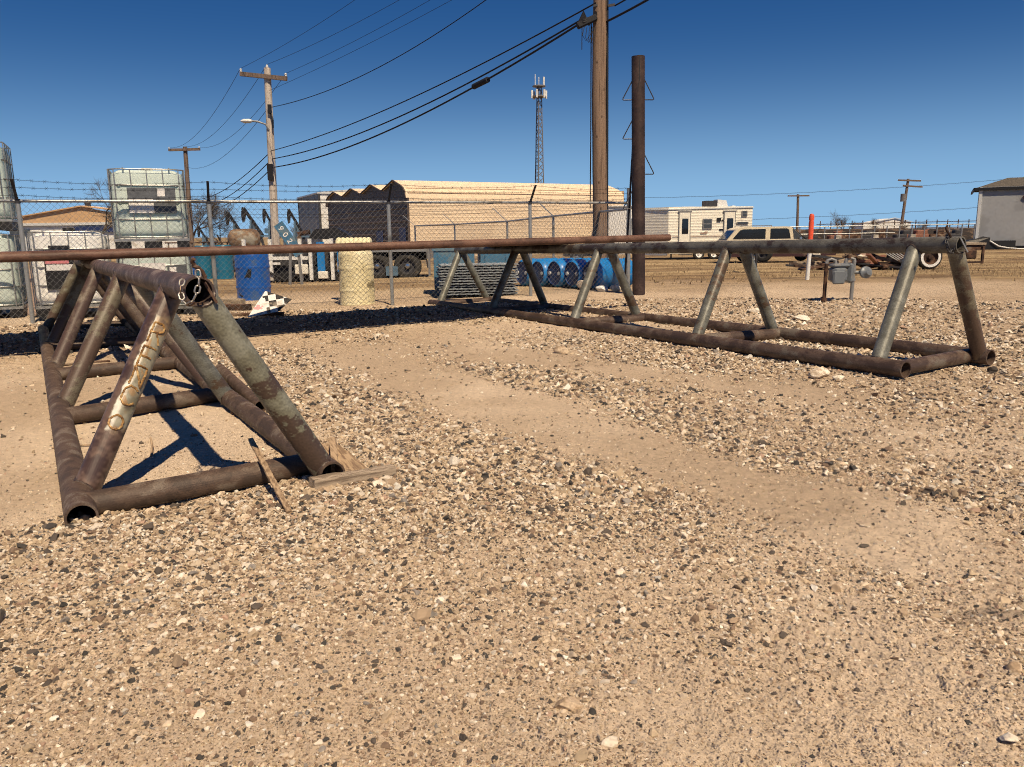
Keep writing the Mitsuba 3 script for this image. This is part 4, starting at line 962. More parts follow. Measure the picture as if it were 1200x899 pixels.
for z in zs[:-1]:
    mb = MB(); prof = [(0, z), (-.016, z + .03), (-.016, z + .07), (0, z + .10), (0, z + .288)]
    for (o0, a), (o1, b) in zip(prof[:-1], prof[1:]):
        mb.quad(loc(.02, o0, a), loc(LB, o0, a), loc(LB, o1, b), loc(.02, o1, b))
    part(bn, 'siding_panel', mb, 'tan_siding')
for z in (ZE + .40, ZE + .72): 
    part(bn, 'roof_seam', MB().beam(loc(0, .10 - .07 if z < 4.2 else .42 - .05, z + .01), loc(LB, .10 - .07 if z < 4.2 else .42 - .05, z + .01), .05, .03), 'tan_siding')
part(bn, 'corner_trim', MB().beam(loc(-.03, -.03, ZB), loc(-.03, -.03, ZE), .14, .14), 'brown_siding')
mb = MB().quad(loc(LB, 0, ZB), loc(LB, 4 * BW, ZB), loc(LB, 4 * BW, ZV), loc(LB, 0, ZV)); part(bn, 'far_end_wall', mb, 'tan_siding')
part(bn, 'door', MB().box(loc(-.06, 1.2, .4), (.08, 1.1, 2.4), rotz(math.atan2(DL[1], DL[0]))).box(loc(-.06, 6.0, .6), (.08, 1.3, 1.6), rotz(math.atan2(DL[1], DL[0]))), 'navy')

# ---------------------------------------------------------------- tall building behind the barn
bt = thing('metal_building', 'tall metal building with white front and shaded side coloured grey beside the brown gables', 'building')
c0 = np.array([-19.35, 82.0]); dl = unit(np.array([-.42, .905])); dr_ = np.array([.905, .42])
Rb = np.array([[dr_[0], dl[0], 0], [dr_[1], dl[1], 0], [0, 0, 1.0]])
def lb(r, l, z): return (c0[0] + dr_[0] * r + dl[0] * l, c0[1] + dr_[1] * r + dl[1] * l, z)
for k in range(6): part(bt, 'side_panel', MB().box(lb(-.02 - .02 * (k % 2), .95 + 1.86 * k, 2.2), (.12, 1.86, 6.2), Rb), 'steel_grey')  # shade on this side is put into the panel colour
part(bt, 'front_wall', MB().box(lb(3.1, .06, 2.2), (6.0, .12, 6.2), Rb).box(lb(3.1, 11.2, 2.2), (6.0, .12, 6.2), Rb).box(lb(6.1, 5.6, 2.2), (.12, 11.0, 6.2), Rb), 'white_paint')
part(bt, 'roof', MB().prism([(-.2, 5.30), (6.3, 5.30), (6.3, 5.45), (3.1, 5.75), (-.2, 5.45)], -.15, 11.4).move(Rb, lb(0, 0, 0)), 'grey_white')
part(bt, 'corner_trim', MB().box(lb(-.05, -.05, 2.2), (.22, .22, 6.24), Rb).box(lb(-.05, 11.2, 2.2), (.22, .22, 6.24), Rb), 'dark_steel')

# ---------------------------------------------------------------- tandem gooseneck trailer with gear on its deck
def wheel(key, c, r, w, axis, rim='pipe_grey', hub='chrome', nm='wheel', white=False):
    R_ = np.stack(frame(axis), 1)
    prof = [(r * .58, -w / 2), (r * .86, -w / 2), (r * .97, -w * .36), (r, -w * .2), (r, w * .2), (r * .97, w * .36), (r * .86, w / 2), (r * .58, w / 2)]
    k = part(key, nm, MB().lathe(prof, 28, R_, c), 'rubber', 40)
    part(k, 'rim', MB().lathe([(0, w * .16), (r * .2, w * .2), (r * .28, w * .1), (r * .50, w * .12), (r * .60, w * .46), (r * .60, -w * .46), (r * .5, -w * .12), (0, -w * .16)], 24, R_, c), rim, 40)
    part(k, 'hub', MB().lathe([(r * .17, -w * .4), (r * .17, w * .44), (0, w * .48)], 14, R_, c), hub, 40)
    if white: part(k, 'white_ring', MB().lathe([(r * .60, w * .50), (r * .60, w * .53), (r * .80, w * .53), (r * .80, w * .50)], 28, R_, c).lathe([(r * .60, -w * .50), (r * .60, -w * .53), (r * .80, -w * .53), (r * .80, -w * .50)], 28, R_, c), 'white_paint')
    return k
gt = thing('gooseneck_trailer', 'silver decked tandem axle trailer behind the yellow drum', 'trailer')
gy, gzz = 23.0, -.22
part(gt, 'deck', MB().box((-4.5, gy + 1.0, .76), (4.2, 2.2, .10)), 'pipe_grey')
part(gt, 'side_rail', MB().box((-4.5, gy - .12, .70), (4.2, .06, .22)), 'galv')
part(gt, 'frame_beam', MB().box((-4.5, gy + .4, .50), (4.0, .14, .32)).box((-4.5, gy + 1.6, .50), (4.0, .14, .32)), 'black')
for x in (-3.86, -2.98): wheel(gt, (x, gy + .05, gzz + .40), .40, .26, (0, -1, 0), 'dark_steel')
mb = MB()
for q in range(13):
    a0, a1 = PI * q / 13, PI * (q + 1) / 13
    f = lambda a: (-3.42 + 1.02 * math.cos(a), .12 + .52 * abs(math.sin(a)) ** .6)
    (xa, za), (xb, zb) = f(a0), f(a1); mb.quad((xa, gy - .14, za), (xb, gy - .14, zb), (xb, gy + .28, zb), (xa, gy + .28, za))
part(gt, 'fender', mb, 'black')
part(gt, 'tail_light_bar', MB().box((-2.36, gy + 1.0, .55), (.10, 2.2, .34)).box((-2.34, gy - .1, .30), (.06, .06, .8)), 'pipe_grey')
part(gt, 'toolbox', MB().box((-3.42, gy - .02, .05), (.34, .3, .26)), 'jack_blue')
ge = thing('engine_skid', 'dark engine skid with white frames and blue panels behind the fence', 'machine')
ex, ey = -6.0, 22.0; ez = lz(ex, ey)
part(ge, 'skid', MB().box((ex, ey, ez + .16), (2.6, 1.0, .22)).box((ex, ey, ez + .34), (2.2, .8, .16)), 'black')
part(ge, 'engine_block', MB().box((ex + .1, ey, ez + .66), (1.1, .6, .5), None, .05).tube((ex + .9, ey - .3, ez + .60), (ex + .9, ey + .3, ez + .60), .25, n=18).tube((ex - .7, ey - .3, ez + .55), (ex - .7, ey + .3, ez + .55), .20, n=18).box((ex + .1, ey, ez + .98), (.5, .4, .2)), 'dark_steel', 30)
for x in (-1.15, -.45, .35, .62, 1.2): part(ge, 'upright', MB().box((ex + x, ey - .58, ez + .62), (.085, .085, 1.1)), 'white_paint')
part(ge, 'cross_rail', MB().box((ex - .4, ey - .60, ez + .66), (1.9, .07, .09)).box((ex - .75, ey - .60, ez + .52), (1.1, .06, .06)), 'white_paint')
for x in (.88, 1.42): part(ge, 'blue_panel', MB().box((ex + x, ey - .50, ez + .68), (.20, .04, .80)), 'sky_drum')
part(ge, 'control_box', MB().box((ex + .38, ey - .66, ez + .36), (.34, .12, .26), None, .02).box((ex + .95, ey - .66, ez + .2), (.26, .12, .2), None, .02), 'cream')
part(ge, 'exhaust', MB().poly([(ex + .2, ey, ez + 1.05), (ex + .2, ey, ez + 1.3), (ex + .5, ey, ez + 1.36)], .07, 10), 'scrap_rust', 40)
part(ge, 'hose', MB().poly([(ex - 1.2, ey - .5, ez + .4), (ex - 1.0, ey - .62, ez + .1), (ex - .5, ey - .66, ez + .3), (ex - .1, ey - .64, ez + .08), (ex + .3, ey - .66, ez + .22)], .035, 7), 'black', 40)
part(ge, 'cover', MB().prism([(-.5, 1.15), (-.3, 1.42), (.3, 1.45), (.62, 1.25), (.62, 1.15)], -.3, .3).move(None if False else np.eye(3), (ex + 1.0, ey, ez)), 'black')

# ---------------------------------------------------------------- blue number board
nb = thing('number_board', 'blue signboard with white numbers 9022 tilted on a stand', 'sign')
NO = np.array([-5.87, 20.0, 1.285]); NX = unit((.40, .0, -.625)); NY = unit((.21, .0, .134)); NN = np.cross(NX, NY)
Rn = np.stack([NX, NY, NN], 1)
part(nb, 'panel', MB().box((.42, .122, -.015), (.92, .25, .03)).move(Rn, NO), 'bin_blue')
for k, chh in enumerate('9022'):
    m_ = meshkit.text_mesh(chh, .125, .004, True); v = np.asarray(m_.vertices); v = v - [v[:, 0].mean(), 0, 0]
    mb = MB().add(v + np.array([.10 + .185 * k, .06, .001]), m_.faces).move(Rn, NO)
    part(nb, 'numeral', mb, 'label_white')
part(nb, 'stand', MB().beam((-5.6, 20.08, lz(-5.6, 20)), (-5.52, 20.06, .95), .06, .06).beam((-5.3, 20.08, lz(-5.3, 20)), (-5.34, 20.06, .70), .06, .06), 'pipe_grey')

# ---------------------------------------------------------------- small pump jacks in a row
def pump_jack(label, x, y, zt, s=1.0):
    key = thing('pump_jack', label, 'pump jack', None); z0 = lz(x, y); h = zt - z0
    def P(a, b, c): return (x + a * s, y + b * s, z0 + c * h)
    part(key, 'skid', MB().box(P(.5, 0, .04), (2.0 * s, .7 * s, .12)), 'black')
    part(key, 'walking_beam', MB().beam(P(-.02, 0, .985), P(.66, 0, .55), .08 * s, .11 * s), 'black')
    part(key, 'horse_head', MB().prism([(-.05, 1.0), (-.085, .92), (-.09, .84), (-.06, .77), (-.01, .79), (.045, .90), (.02, .97)], -.07, .07).move(np.diag([s * 1.1, s, h]), (x, y, z0)), 'black')
    part(key, 'samson_post', MB().beam(P(.12, -.28, .08), P(.24, -.05, .80), .07, .07).beam(P(.12, .28, .08), P(.24, .05, .80), .07, .07).beam(P(.62, 0, .08), P(.30, 0, .76), .07, .07).beam(P(.15, -.22, .40), P(.48, -.02, .40), .05, .05), 'jack_blue')
    part(key, 'crank', MB().beam(P(.55, -.1, .62), P(.70, -.1, .36), .06, .10).tube(P(.72, -.16, .36), P(.72, -.02, .36), .14 * s, n=14), 'dark_steel')
    part(key, 'motor_platform', MB().box(P(.72, 0, .565), (.62 * s, .4 * s, .06)).beam(P(.9, 0, .04), P(.9, 0, .56), .05, .05).box(P(.86, 0, .64), (.22 * s, .25 * s, .20)), 'jack_blue')
pump_jack('black pump jack farthest left in the row beyond the tanks', -13.2, 34, 1.55, .7)
pump_jack('black pump jack second from the left in the row', -11.75, 33.5, 2.14)
pump_jack('black pump jack in the middle of the row', -10.9, 33, 2.28, 1.1)
pump_jack('black pump jack second from the right, in front of the pale pole', -9.95, 32.6, 2.2, .8)
pump_jack('black pump jack farthest right, behind the number board', -9.05, 33, 2.18, .9)
hk2 = thing('storage_tank', 'rust streaked horizontal tank below the pump jacks', 'tank')
Rt = np.array([[0, 0, 1.0], [0, 1, 0], [-1, 0, 0]])
part(hk2, 'shell', MB().lathe([(0, -.05), (.18, -.03), (.30, .05), (.34, .16), (.34, .80), (.30, .90), (.18, .98), (0, 1.0)], 28, Rt, (-9.46, 27, 1.0)), 'tank_rust', 40)
part(hk2, 'saddle', MB().box((-9.2, 27, .28), (.12, .6, .85)).box((-8.7, 27, .28), (.12, .6, .85)), 'dark_steel')
part(hk2, 'shelf', MB().box((-9.0, 26.6, .63), (.9, .14, .06)), 'white_paint')
# white concrete stub and clutter behind the tank stack
solo('concrete_pillar', MB().box((-12.1, 29.0, .05), (.30, .30, 1.1), None, .02), 'concrete', 'pale square concrete pillar behind the caged tank stack', 'pillar')
pr = thing('pipe_railing', 'dark pipe railing below the pump jacks', 'railing')
for k in range(8): part(pr, 'post', MB().tube((-12.2 + .42 * k, 28.5, -.4), (-12.2 + .42 * k, 28.5, .92), .025, n=8), 'scrap_rust', 40)
for z in (.45, .9): part(pr, 'rail', MB().tube((-12.3, 28.45, z), (-9.1, 28.45, z), .025, n=8), 'scrap_rust', 40)
solo('crate', MB().box((-11.4, 29.6, .35), (.5, .5, .75), None, .02), 'oxide', 'small reddish crate behind the dark pipe railing', 'crate')
solo('crate', MB().box((-10.7, 29.7, .25), (.8, .5, .75), None, .02), 'jack_blue', 'blue grey crate behind the dark pipe railing', 'crate')
solo('pallet_stack', MB().box((-10.2, 27.6, .22), (1.4, .4, .10)).box((-10.6, 27.6, .36), (.9, .4, .08)).box((-10.1, 27.6, -.1), (1.3, .38, .42)), 'plank_grey', 'pale pallets stacked under the rusty tank', 'pallet stack')

# ---------------------------------------------------------------- tan gabled building at the left
tb = thing('gabled_building', 'white building with a tan low gable behind the caged tanks', 'building')
ty2 = 80.0
part(tb, 'wall', MB().prism([(-50, -1), (-33, -1), (-33, 2.5), (-50, 2.62)], 0, 2.5, None, (0, ty2, 0)), 'white_paint')
part(tb, 'gable', MB().prism([(-48.6, 2.70), (-33.0, 2.58), (-33.0, 2.72), (-37.3, 3.2), (-42.2, 4.18), (-43.2, 4.16), (-48.2, 3.42)], -.2, .0, None, (0, ty2, 0)), 'tan_roof')
part(tb, 'roof', MB().prism([(-49.6, 3.14), (-42.4, 4.24), (-33, 3.0), (-33, 3.08), (-42.4, 4.36), (-49.6, 3.24)], -.5, 2.7, None, (0, ty2, 0)), 'tan_roof')
part(tb, 'fascia', MB().box((-41.5, ty2 - .25, 2.58), (17.2, .12, .26)), 'grey_white')
part(tb, 'blue_band', MB().box((-40.2, ty2 - .12, 2.02), (6.4, .2, .60)), 'navy')
for x in (-47.6, -44.4): part(tb, 'door', MB().box((x, ty2 - .05, .6), (2.4, .12, 2.6)), 'grey_white')
part(tb, 'window', MB().box((-48.9, ty2 - .05, 1.75), (2.0, .14, .7)), 'glass_grey')
part(tb, 'roof_vent', MB().tube((-42.2, ty2 + .6, 4.3), (-42.2, ty2 + .6, 4.8), .28, n=12), 'dark_steel')
sg = thing('wall_sign', 'small white sign with a blue word and black checks left of the tank stack', 'sign')
part(sg, 'board', MB().box((-10.62, 20.4, .85), (.36, .04, .62)), 'label_white')
mb = MB()
m_ = meshkit.text_mesh('OSB', .085, .003, True); part(sg, 'lettering', MB().add(np.asarray(m_.vertices) @ np.array([[1, 0, 0], [0, 0, 1], [0, -1, 0.0]]) + np.array([-10.76, 20.376, .98]), m_.faces), 'navy')
mb = MB()
for i in range(6):
    for j in range(3):
        if (i + j) % 2 == 0: mb.box((-10.77 + .058 * i, 20.378, .72 + .055 * j), (.058, .006, .055))
part(sg, 'checks', mb, 'label_black'); part(sg, 'frame_post', MB().box((-10.62, 20.44, .2), (.06, .04, 1.0)), 'pipe_grey')

# ---------------------------------------------------------------- camping trailer
rv = thing('camping_trailer', 'cream camping trailer with two doors and a roof air conditioner', 'camping trailer')
rx, ry = 9.10, 46.0; rg = lz(11, 46)
Rv = rotz(math.radians(6)); RVL = 5.0
def vv(x, y, z): q = Rv @ np.array([x, y, 0]); return (rx + q[0], ry + q[1], z)
zs = np.arange(.02, 2.30, .162)
for z in zs:
    mb = MB(); x1 = RVL if z > 1.1 else 4.3
    for (o0, a), (o1, b) in zip([(0, z), (-.011, z + .02), (-.011, z + .05), (0, z + .07)], [(-.011, z + .02), (-.011, z + .05), (0, z + .07), (0, z + .162)]):
        mb.quad(vv(0, o0, a), vv(x1, o0, a), vv(x1, o1, b), vv(0, o1, b))
    part(rv, 'siding_panel', mb, 'cream')
mb = MB(); 
for z in zs:
    for (o0, a), (o1, b) in zip([(0, z), (-.011, z + .02), (-.011, z + .05), (0, z + .07)], [(-.011, z + .02), (-.011, z + .05), (0, z + .07), (0, z + .162)]):
        mb.quad(vv(0, 0, a) if False else vv(o0, 0, a), vv(o1, 0, b), vv(-1.35 + o1, 1.95, b), vv(-1.35 + o0, 1.95, a))
part(rv, 'rear_wall', mb, 'cream')
part(rv, 'roof', MB().add([vv(-.05, -.06, 2.29), vv(RVL + .05, -.06, 2.36), vv(RVL - 1.3, 2.1, 2.38), vv(-1.42, 2.0, 2.31), vv(-.05, -.06, 2.33), vv(RVL + .05, -.06, 2.42), vv(RVL - 1.3, 2.1, 2.46), vv(-1.42, 2.0, 2.38)], [[0, 1, 5, 4], [4, 5, 6, 7], [3, 0, 4, 7], [1, 2, 6, 5], [2, 3, 7, 6]]), 'grey_white')
part(rv, 'inner_box', MB().prism([(.05, 0), (4.25, 0), (4.25, 1.12), (RVL - .02, 1.12), (RVL - .02, 2.3), (.05, 2.3)], .03, 1.9).move(Rv, (rx, ry, 0)), 'cream')
for x in (.95, 3.62):
    k = part(rv, 'door', MB().box(vv(x, -.045, 1.20), (.62, .06, 1.95), Rv), 'cream')
    part(k, 'window', MB().box(vv(x + .02, -.085, 1.36), (.36, .03, .85), Rv, 0), 'glass_dark')
    part(k, 'door_frame', MB().box(vv(x - .33, -.06, 1.20), (.04, .05, 2.0), Rv).box(vv(x + .33, -.06, 1.20), (.04, .05, 2.0), Rv).box(vv(x, -.07, 2.19), (.80, .08, .05), Rv), 'pipe_grey')
for x, z, w, h in ((2.30, 1.48, .55, .56), (4.50, 2.03, .33, .32), (4.40, 1.50, .70, .12)):
    k = part(rv, 'window', MB().box(vv(x, -.05, z), (w, .05, h), Rv), 'pipe_grey'); part(k, 'pane', MB().box(vv(x, -.08, z + h * .25), (w - .1, .02, h * .36), Rv).box(vv(x, -.08, z - h * .22), (w - .1, .02, h * .34), Rv), 'glass_grey')
part(rv, 'vent', MB().box(vv(2.98, -.05, 1.70), (.24, .05, .20), Rv).box(vv(3.2, -.05, 1.66), (.07, .05, .10), Rv).box(vv(3.15, -.05, 1.15), (.24, .04, .07), Rv), 'black')
part(rv, 'stripe_decal', MB().box(vv(2.1, -.045, .95), (.38, .02, .07), Rv).box(vv(2.25, -.045, 1.02), (.18, .02, .06), Rv).box(vv(2.4, -.045, .78), (4.3, .02, .03), Rv), 'pinkish_board')
acu = part(rv, 'air_conditioner', MB().prism([(2.35, 2.34), (3.66, 2.34), (3.52, 2.80), (3.0, 2.86), (2.98, 2.34)], .3, 1.0).move(Rv, (rx, ry, 0)), 'white_paint')
part(acu, 'grille', MB().box(vv(2.62, .62, 2.58), (.66, .66, .42), Rv), 'dark_steel')
part(rv, 'roof_vent', MB().box(vv(1.3, .6, 2.42), (.8, .5, .10), Rv).box(vv(4.0, .5, 2.46), (.2, .3, .08), Rv), 'white_paint')
part(rv, 'skirt', MB().box(vv(2.2, .0, -.08), (4.3, .06, .26), Rv), 'cream')
for x in (1.85, 2.75): wheel(rv, vv(x, .02, rg + .32), .34, .22, tuple(Rv @ np.array([0, -1, 0])), 'white_paint', 'white_paint')
mb = MB()
for x in (1.85, 2.75): mb.box(vv(x, -.035, .03), (.82, .02, .40), Rv)
part(rv, 'wheel_well', mb, 'black')
part(rv, 'bumper', MB().beam(vv(-1.5, 1.6, -.22), vv(-.15, -.35, -.22), .12, .16, .02), 'chrome')
part(rv, 'step', MB().box(vv(.95, -.3, -.25), (.7, .3, .05), Rv), 'dark_steel')
part(rv, 'jack_leg', MB().tube(vv(4.4, .3, rg), vv(4.4, .3, .1), .05, n=8).tube(vv(.3, .3, rg), vv(.3, .3, .1), .05, n=8), 'dark_steel')
wt = thing('white_trailer', 'plain white trailer body behind the rusty post', 'trailer')
part(wt, 'body', MB().box((8.6, 62.0, 1.2), (2.6, 5, 3.6), None, .05), 'white_paint'); part(wt, 'roof_rail', MB().box((8.6, 59.45, 2.92), (2.6, .08, .08)), 'pipe_grey')
for x in (7.9, 9.3): wheel(wt, (x, 59.6, -.25), .4, .25, (0, -1, 0))
pk = thing('pickup_truck', 'dark pickup with covered bed half hidden behind the big pole', 'pickup truck')
part(pk, 'body', MB().prism([(-1.6, .1), (1.0, .1), (1.0, .62), (.7, .95), (-.2, 1.0), (-.5, .66), (-1.6, .60)], 0, 1.7).move(np.eye(3), (4.35, 40, -.2)), 'black')
part(pk, 'window', MB().prism([(.62, .66), (.80, .66), (.62, .90), (-.12, .94), (-.34, .66)], -.02, .0).move(np.eye(3), (4.35, 40, -.2)), 'glass_dark')
for x in (-1.0, .6): wheel(pk, (4.35 + x, 40.0, -.16), .34, .22, (0, -1, 0))

# ---------------------------------------------------------------- brown wagon
sv = thing('station_wagon', 'old two-tone wagon with cream roof and maroon body', 'car')
ox, oy = 10.62, 39.0; og = lz(13, 39)
def sp_(pts, a, b): return MB().prism(pts, a, b).move(np.eye(3), (ox, oy, og))
part(sv, 'lower_body', sp_([(-.05, .38), (.02, .30), (1.0, .30), (1.05, .62), (1.35, .74), (1.65, .62), (1.70, .30), (3.95, .30), (4.0, .62), (4.3, .74), (4.6, .62), (4.65, .30), (5.35, .34), (5.42, .62), (5.36, .95), (4.9, 1.04), (3.85, 1.10), (-.02, 1.10), (-.08, .7)], 0, 1.92), 'maroon', 30)
part(sv, 'cabin', sp_([(.0, 1.10), (3.86, 1.10), (3.15, 1.72), (2.9, 1.755), (.95, 1.755), (.62, 1.70), (.42, 1.60)], .08, 1.84), 'wagon_tan', 30)
for poly in ([(.28, 1.18), (1.88, 1.18), (1.88, 1.64), (.80, 1.64), (.62, 1.58)], [(2.12, 1.18), (3.12, 1.18), (3.02, 1.60), (2.90, 1.66), (2.12, 1.66)]):
    part(sv, 'side_window', sp_(poly, .055, .078), 'glass_dark')
part(sv, 'windshield', MB().add(np.array([(3.90, .12, 1.13), (3.90, 1.80, 1.13), (3.20, 1.74, 1.70), (3.20, .18, 1.70)]) + np.array([ox + .03, oy, og]), [[0, 1, 2, 3]]).add(np.array([(3.28, .06, 1.16), (3.82, .06, 1.13), (3.20, .06, 1.66)]) + np.array([ox, oy, og]), [[0, 1, 2]]), 'glass_grey')
part(sv, 'rear_window', MB().add(np.array([(.05, .2, 1.18), (.05, 1.72, 1.18), (.44, 1.66, 1.60), (.44, .26, 1.60)]) + np.array([ox - .02, oy, og]), [[0, 3, 2, 1]]), 'glass_dark')
part(sv, 'roof_rack', MB().tube((ox + .7, oy + .2, og + 1.80), (ox + 2.2, oy + .2, og + 1.80), .02, n=6).tube((ox + .7, oy + .2, og + 1.74), (ox + .7, oy + .2, og + 1.81), .02, n=6).tube((ox + 2.2, oy + .2, og + 1.74), (ox + 2.2, oy + .2, og + 1.81), .02, n=6), 'dark_steel')
part(sv, 'side_trim', sp_([(1.72, .50), (3.92, .50), (3.92, .56), (1.72, .56)], -.02, -.002), 'chrome')
part(sv, 'rear_bumper', MB().box((ox - .14, oy + .96, og + .52), (.14, 1.94, .18), None, .02), 'chrome')
part(sv, 'front_bumper', MB().box((ox + 5.46, oy + .96, og + .48), (.14, 1.94, .18), None, .02), 'chrome')
part(sv, 'tail_light', MB().box((ox - .07, oy + .12, og + .85), (.04, .18, .30)), 'orange')
part(sv, 'mirror', MB().box((ox + 3.55, oy - .08, og + 1.18), (.10, .14, .14), None, .02), 'chrome')
part(sv, 'door_handle', MB().box((ox + 2.25, oy - .012, og + 1.0), (.16, .02, .03)), 'chrome')
for x in (1.35, 4.3):
    wheel(sv, (ox + x, oy + .10, og + .34), .34, .22, (0, -1, 0), 'pipe_grey', 'chrome'); wheel(sv, (ox + x, oy + 1.8, og + .34), .34, .22, (0, 1, 0), 'pipe_grey', 'chrome')
tj = thing('trailer_tongue', 'chrome trailer coupler and jack in front of the wagon', 'trailer tongue')
tx_, ty_ = 6.35, 21.0; tzz = lz(tx_, ty_)
part(tj, 'coupler', MB().tube((tx_ - .12, ty_ - .2, tzz + .42), (tx_ + .02, ty_ + .1, tzz + .46), .10, n=14), 'chrome', 40)
part(tj, 'beam', MB().beam((tx_ - .05, ty_, tzz + .46), (tx_ + .25, ty_ + 2.4, tzz + .50), .10, .10), 'dark_steel')
part(tj, 'jack', MB().tube((tx_ + .12, ty_ - .1, tzz + .02), (tx_ + .12, ty_ - .1, tzz + .75), .03, n=10).tube((tx_ + .12, ty_ - .1, tzz), (tx_ + .12, ty_ - .1, tzz + .03), .09, n=12), 'dark_steel')
part(tj, 'safety_chain', MB().poly([(tx_ - .02, ty_ - .1, tzz + .4), (tx_ + .02, ty_ - .1, tzz + .2), (tx_ + .08, ty_ - .1, tzz + .15), (tx_ + .15, ty_ - .1, tzz + .42)], .015, 6), 'dark_steel')
wheel(tj, (tx_ + .40, ty_ + .2, tzz + .50), .24, .14, (-.5, -.8, 0), 'dark_steel', 'dark_steel', 'spare_wheel')

# ---------------------------------------------------------------- marker post and gas meter
mk = thing('marker_post', 'white marker post with a bright orange top half', 'marker post')
mx, my = 6.10, 16.2; mz = lz(mx, my)
part(mk, 'lower_tube', MB().tube((mx - .02, my, mz - .05), (mx, my, .62), .040, n=18), 'white_paint', 40)
part(mk, 'orange_sleeve', MB().lathe([(.046, 0), (.048, .02), (.050, .3), (.046, .33), (.050, .36), (.050, .60), (.043, .64), (.050, .67), (.050, .74), (.034, .775), (0, .785)], 20, None, (mx, my, .60)), 'orange', 40)
_part = part
def part(k, nm, mb, *a, **kw):
    if k == 'gas_meter': mb = mb.move(np.diag([1, 1, .78]), (0, 0, lz(4.46, 11.2) * .22))
    return _part(k, nm, mb, *a, **kw)
gm = thing('gas_meter', 'grey gas meter with a round regulator on two pipes', 'gas meter')
gx, gy2 = 4.46, 11.2; gz0 = lz(gx, gy2)
part(gm, 'inlet_riser', MB().tube((gx, gy2, gz0 - .03), (gx + .005, gy2, .74), .026, n=14).tube((gx, gy2, gz0), (gx, gy2, gz0 + .05), .045, n=14), 'scrap_rust', 40)
part(gm, 'pipework', MB().poly([(gx + .005, gy2, .74), (gx + .02, gy2, .80), (gx + .07, gy2, .82), (gx + .12, gy2, .80), (gx + .135, gy2, .72)], .026, 12), 'pipe_grey', 40)
part(gm, 'meter_case', MB().box((gx + .165, gy2 - .02, .54), (.215, .22, .28), None, .045).tube((gx + .165, gy2 - .06, .54), (gx + .165, gy2 - .155, .54), .085, n=20), 'gas_grey', 25)
part(gm, 'meter_head', MB().box((gx + .175, gy2 - .02, .705), (.25, .20, .07), None, .03).box((gx + .13, gy2 - .145, .50), (.17, .05, .24), None, .02), 'gas_grey', 25)
part(gm, 'side_case', MB().box((gx + .325, gy2, .57), (.085, .20, .36), None, .035), 'gas_grey', 25)
part(gm, 'outlet_riser', MB().tube((gx + .385, gy2, gz0 - .03), (gx + .395, gy2, .76), .026, n=14).tube((gx + .388, gy2, .42), (gx + .388, gy2, .47), .04, n=14).tube((gx + .39, gy2, .60), (gx + .39, gy2, .64), .038, n=14), 'pipe_grey', 40)
part(gm, 'upper_pipe', MB().poly([(gx + .395, gy2, .76), (gx + .39, gy2, .815), (gx + .35, gy2, .83), (gx + .29, gy2, .82), (gx + .275, gy2, .76), (gx + .275, gy2, .68)], .028, 12), 'pipe_grey', 40)
part(gm, 'valve', MB().tube((gx + .31, gy2 - .02, .83), (gx + .31, gy2 - .02, .90), .03, n=12).box((gx + .30, gy2 - .03, .90), (.10, .03, .02)).tube((gx + .23, gy2, .86), (gx + .42, gy2, .86), .022, n=10), 'scrap_rust', 30)
part(gm, 'regulator_arm', MB().tube((gx + .39, gy2, .575), (gx + .50, gy2 - .02, .575), .030, n=12), 'gas_grey', 40)
part(gm, 'regulator', MB().lathe([(0, -.06), (.05, -.055), (.06, -.03), (.105, -.015), (.11, 0), (.105, .015), (.07, .03), (.05, .07), (0, .075)], 26, np.stack(frame((.35, -.93, .1)), 1), (gx + .555, gy2 - .03, .575)), 'gas_grey', 40)

# ---------------------------------------------------------------- scrap heap and old trailer
sc = thing('scrap_heap', 'heap of rusty beams and broken boards behind the gas meter', 'scrap heap')
srng = np.random.default_rng(21)
for k in range(46):
    x = srng.uniform(8.5, 11.2); y = srng.uniform(22.2, 23.8); z = lz(x, y) + .08 + abs(srng.normal(0, .18)) * (1 - abs(x - 9.9) / 2.2)
    L = srng.uniform(.5, 1.7); az = srng.normal(.2, .5); el = srng.normal(0, .22)
    d = np.array([math.cos(az) * math.cos(el), math.sin(az) * math.cos(el), math.sin(el)])
    w, h = srng.uniform(.06, .16), srng.uniform(.03, .10)
    c = np.array([x, y, max(z, lz(x, y) + abs(d[2]) * L / 2 + h / 2)])
    part(sc, 'scrap_beam', MB().beam(c - d * L / 2, c + d * L / 2, w, h), ['scrap_rust', 'scrap_rust', 'scrap_rust', 'plank_grey', 'rust_rail', 'dark_steel', 'oxide'][k % 7])
for k in range(9):
    x, y = srng.uniform(8.6, 10.3), 22.3 + srng.uniform(0, 1.0); sz = srng.uniform(.18, .5)
    m_ = trimesh.creation.icosphere(1); v = np.array(m_.vertices) * (sz, sz * .7, .10) * .7 + srng.normal(0, .02, (42, 3))
    part(sc, 'broken_slab', MB().add(v @ rotz(k).T + [x, y, lz(x, y) + srng.uniform(.4, .62)], m_.faces), 'rock_white' if k % 3 else 'pinkish_board')
for k in range(5):
    x0 = 10.0 + .12 * k; part(sc, 'pale_strip', MB().beam((x0, 22.0, .62 - .01 * k), (x0 + .75, 22.05, .20 - .02 * k), .04, .012), 'grey_white')
ot = thing('old_trailer', 'rusty old trailer chassis with a white ringed wheel', 'trailer')
oy2 = 23.0; z_ = lz(12, oy2)
part(ot, 'chassis', MB().box((12.1, oy2, z_ + .62), (3.2, .10, .14)).box((12.1, oy2 + 1.3, z_ + .62), (3.2, .10, .14)).box((10.8, oy2 + .65, z_ + .62), (.1, 1.2, .12)).box((12.2, oy2 + .65, z_ + .62), (.1, 1.2, .12)).box((13.55, oy2 + .65, z_ + .62), (.1, 1.2, .12)), 'scrap_rust')
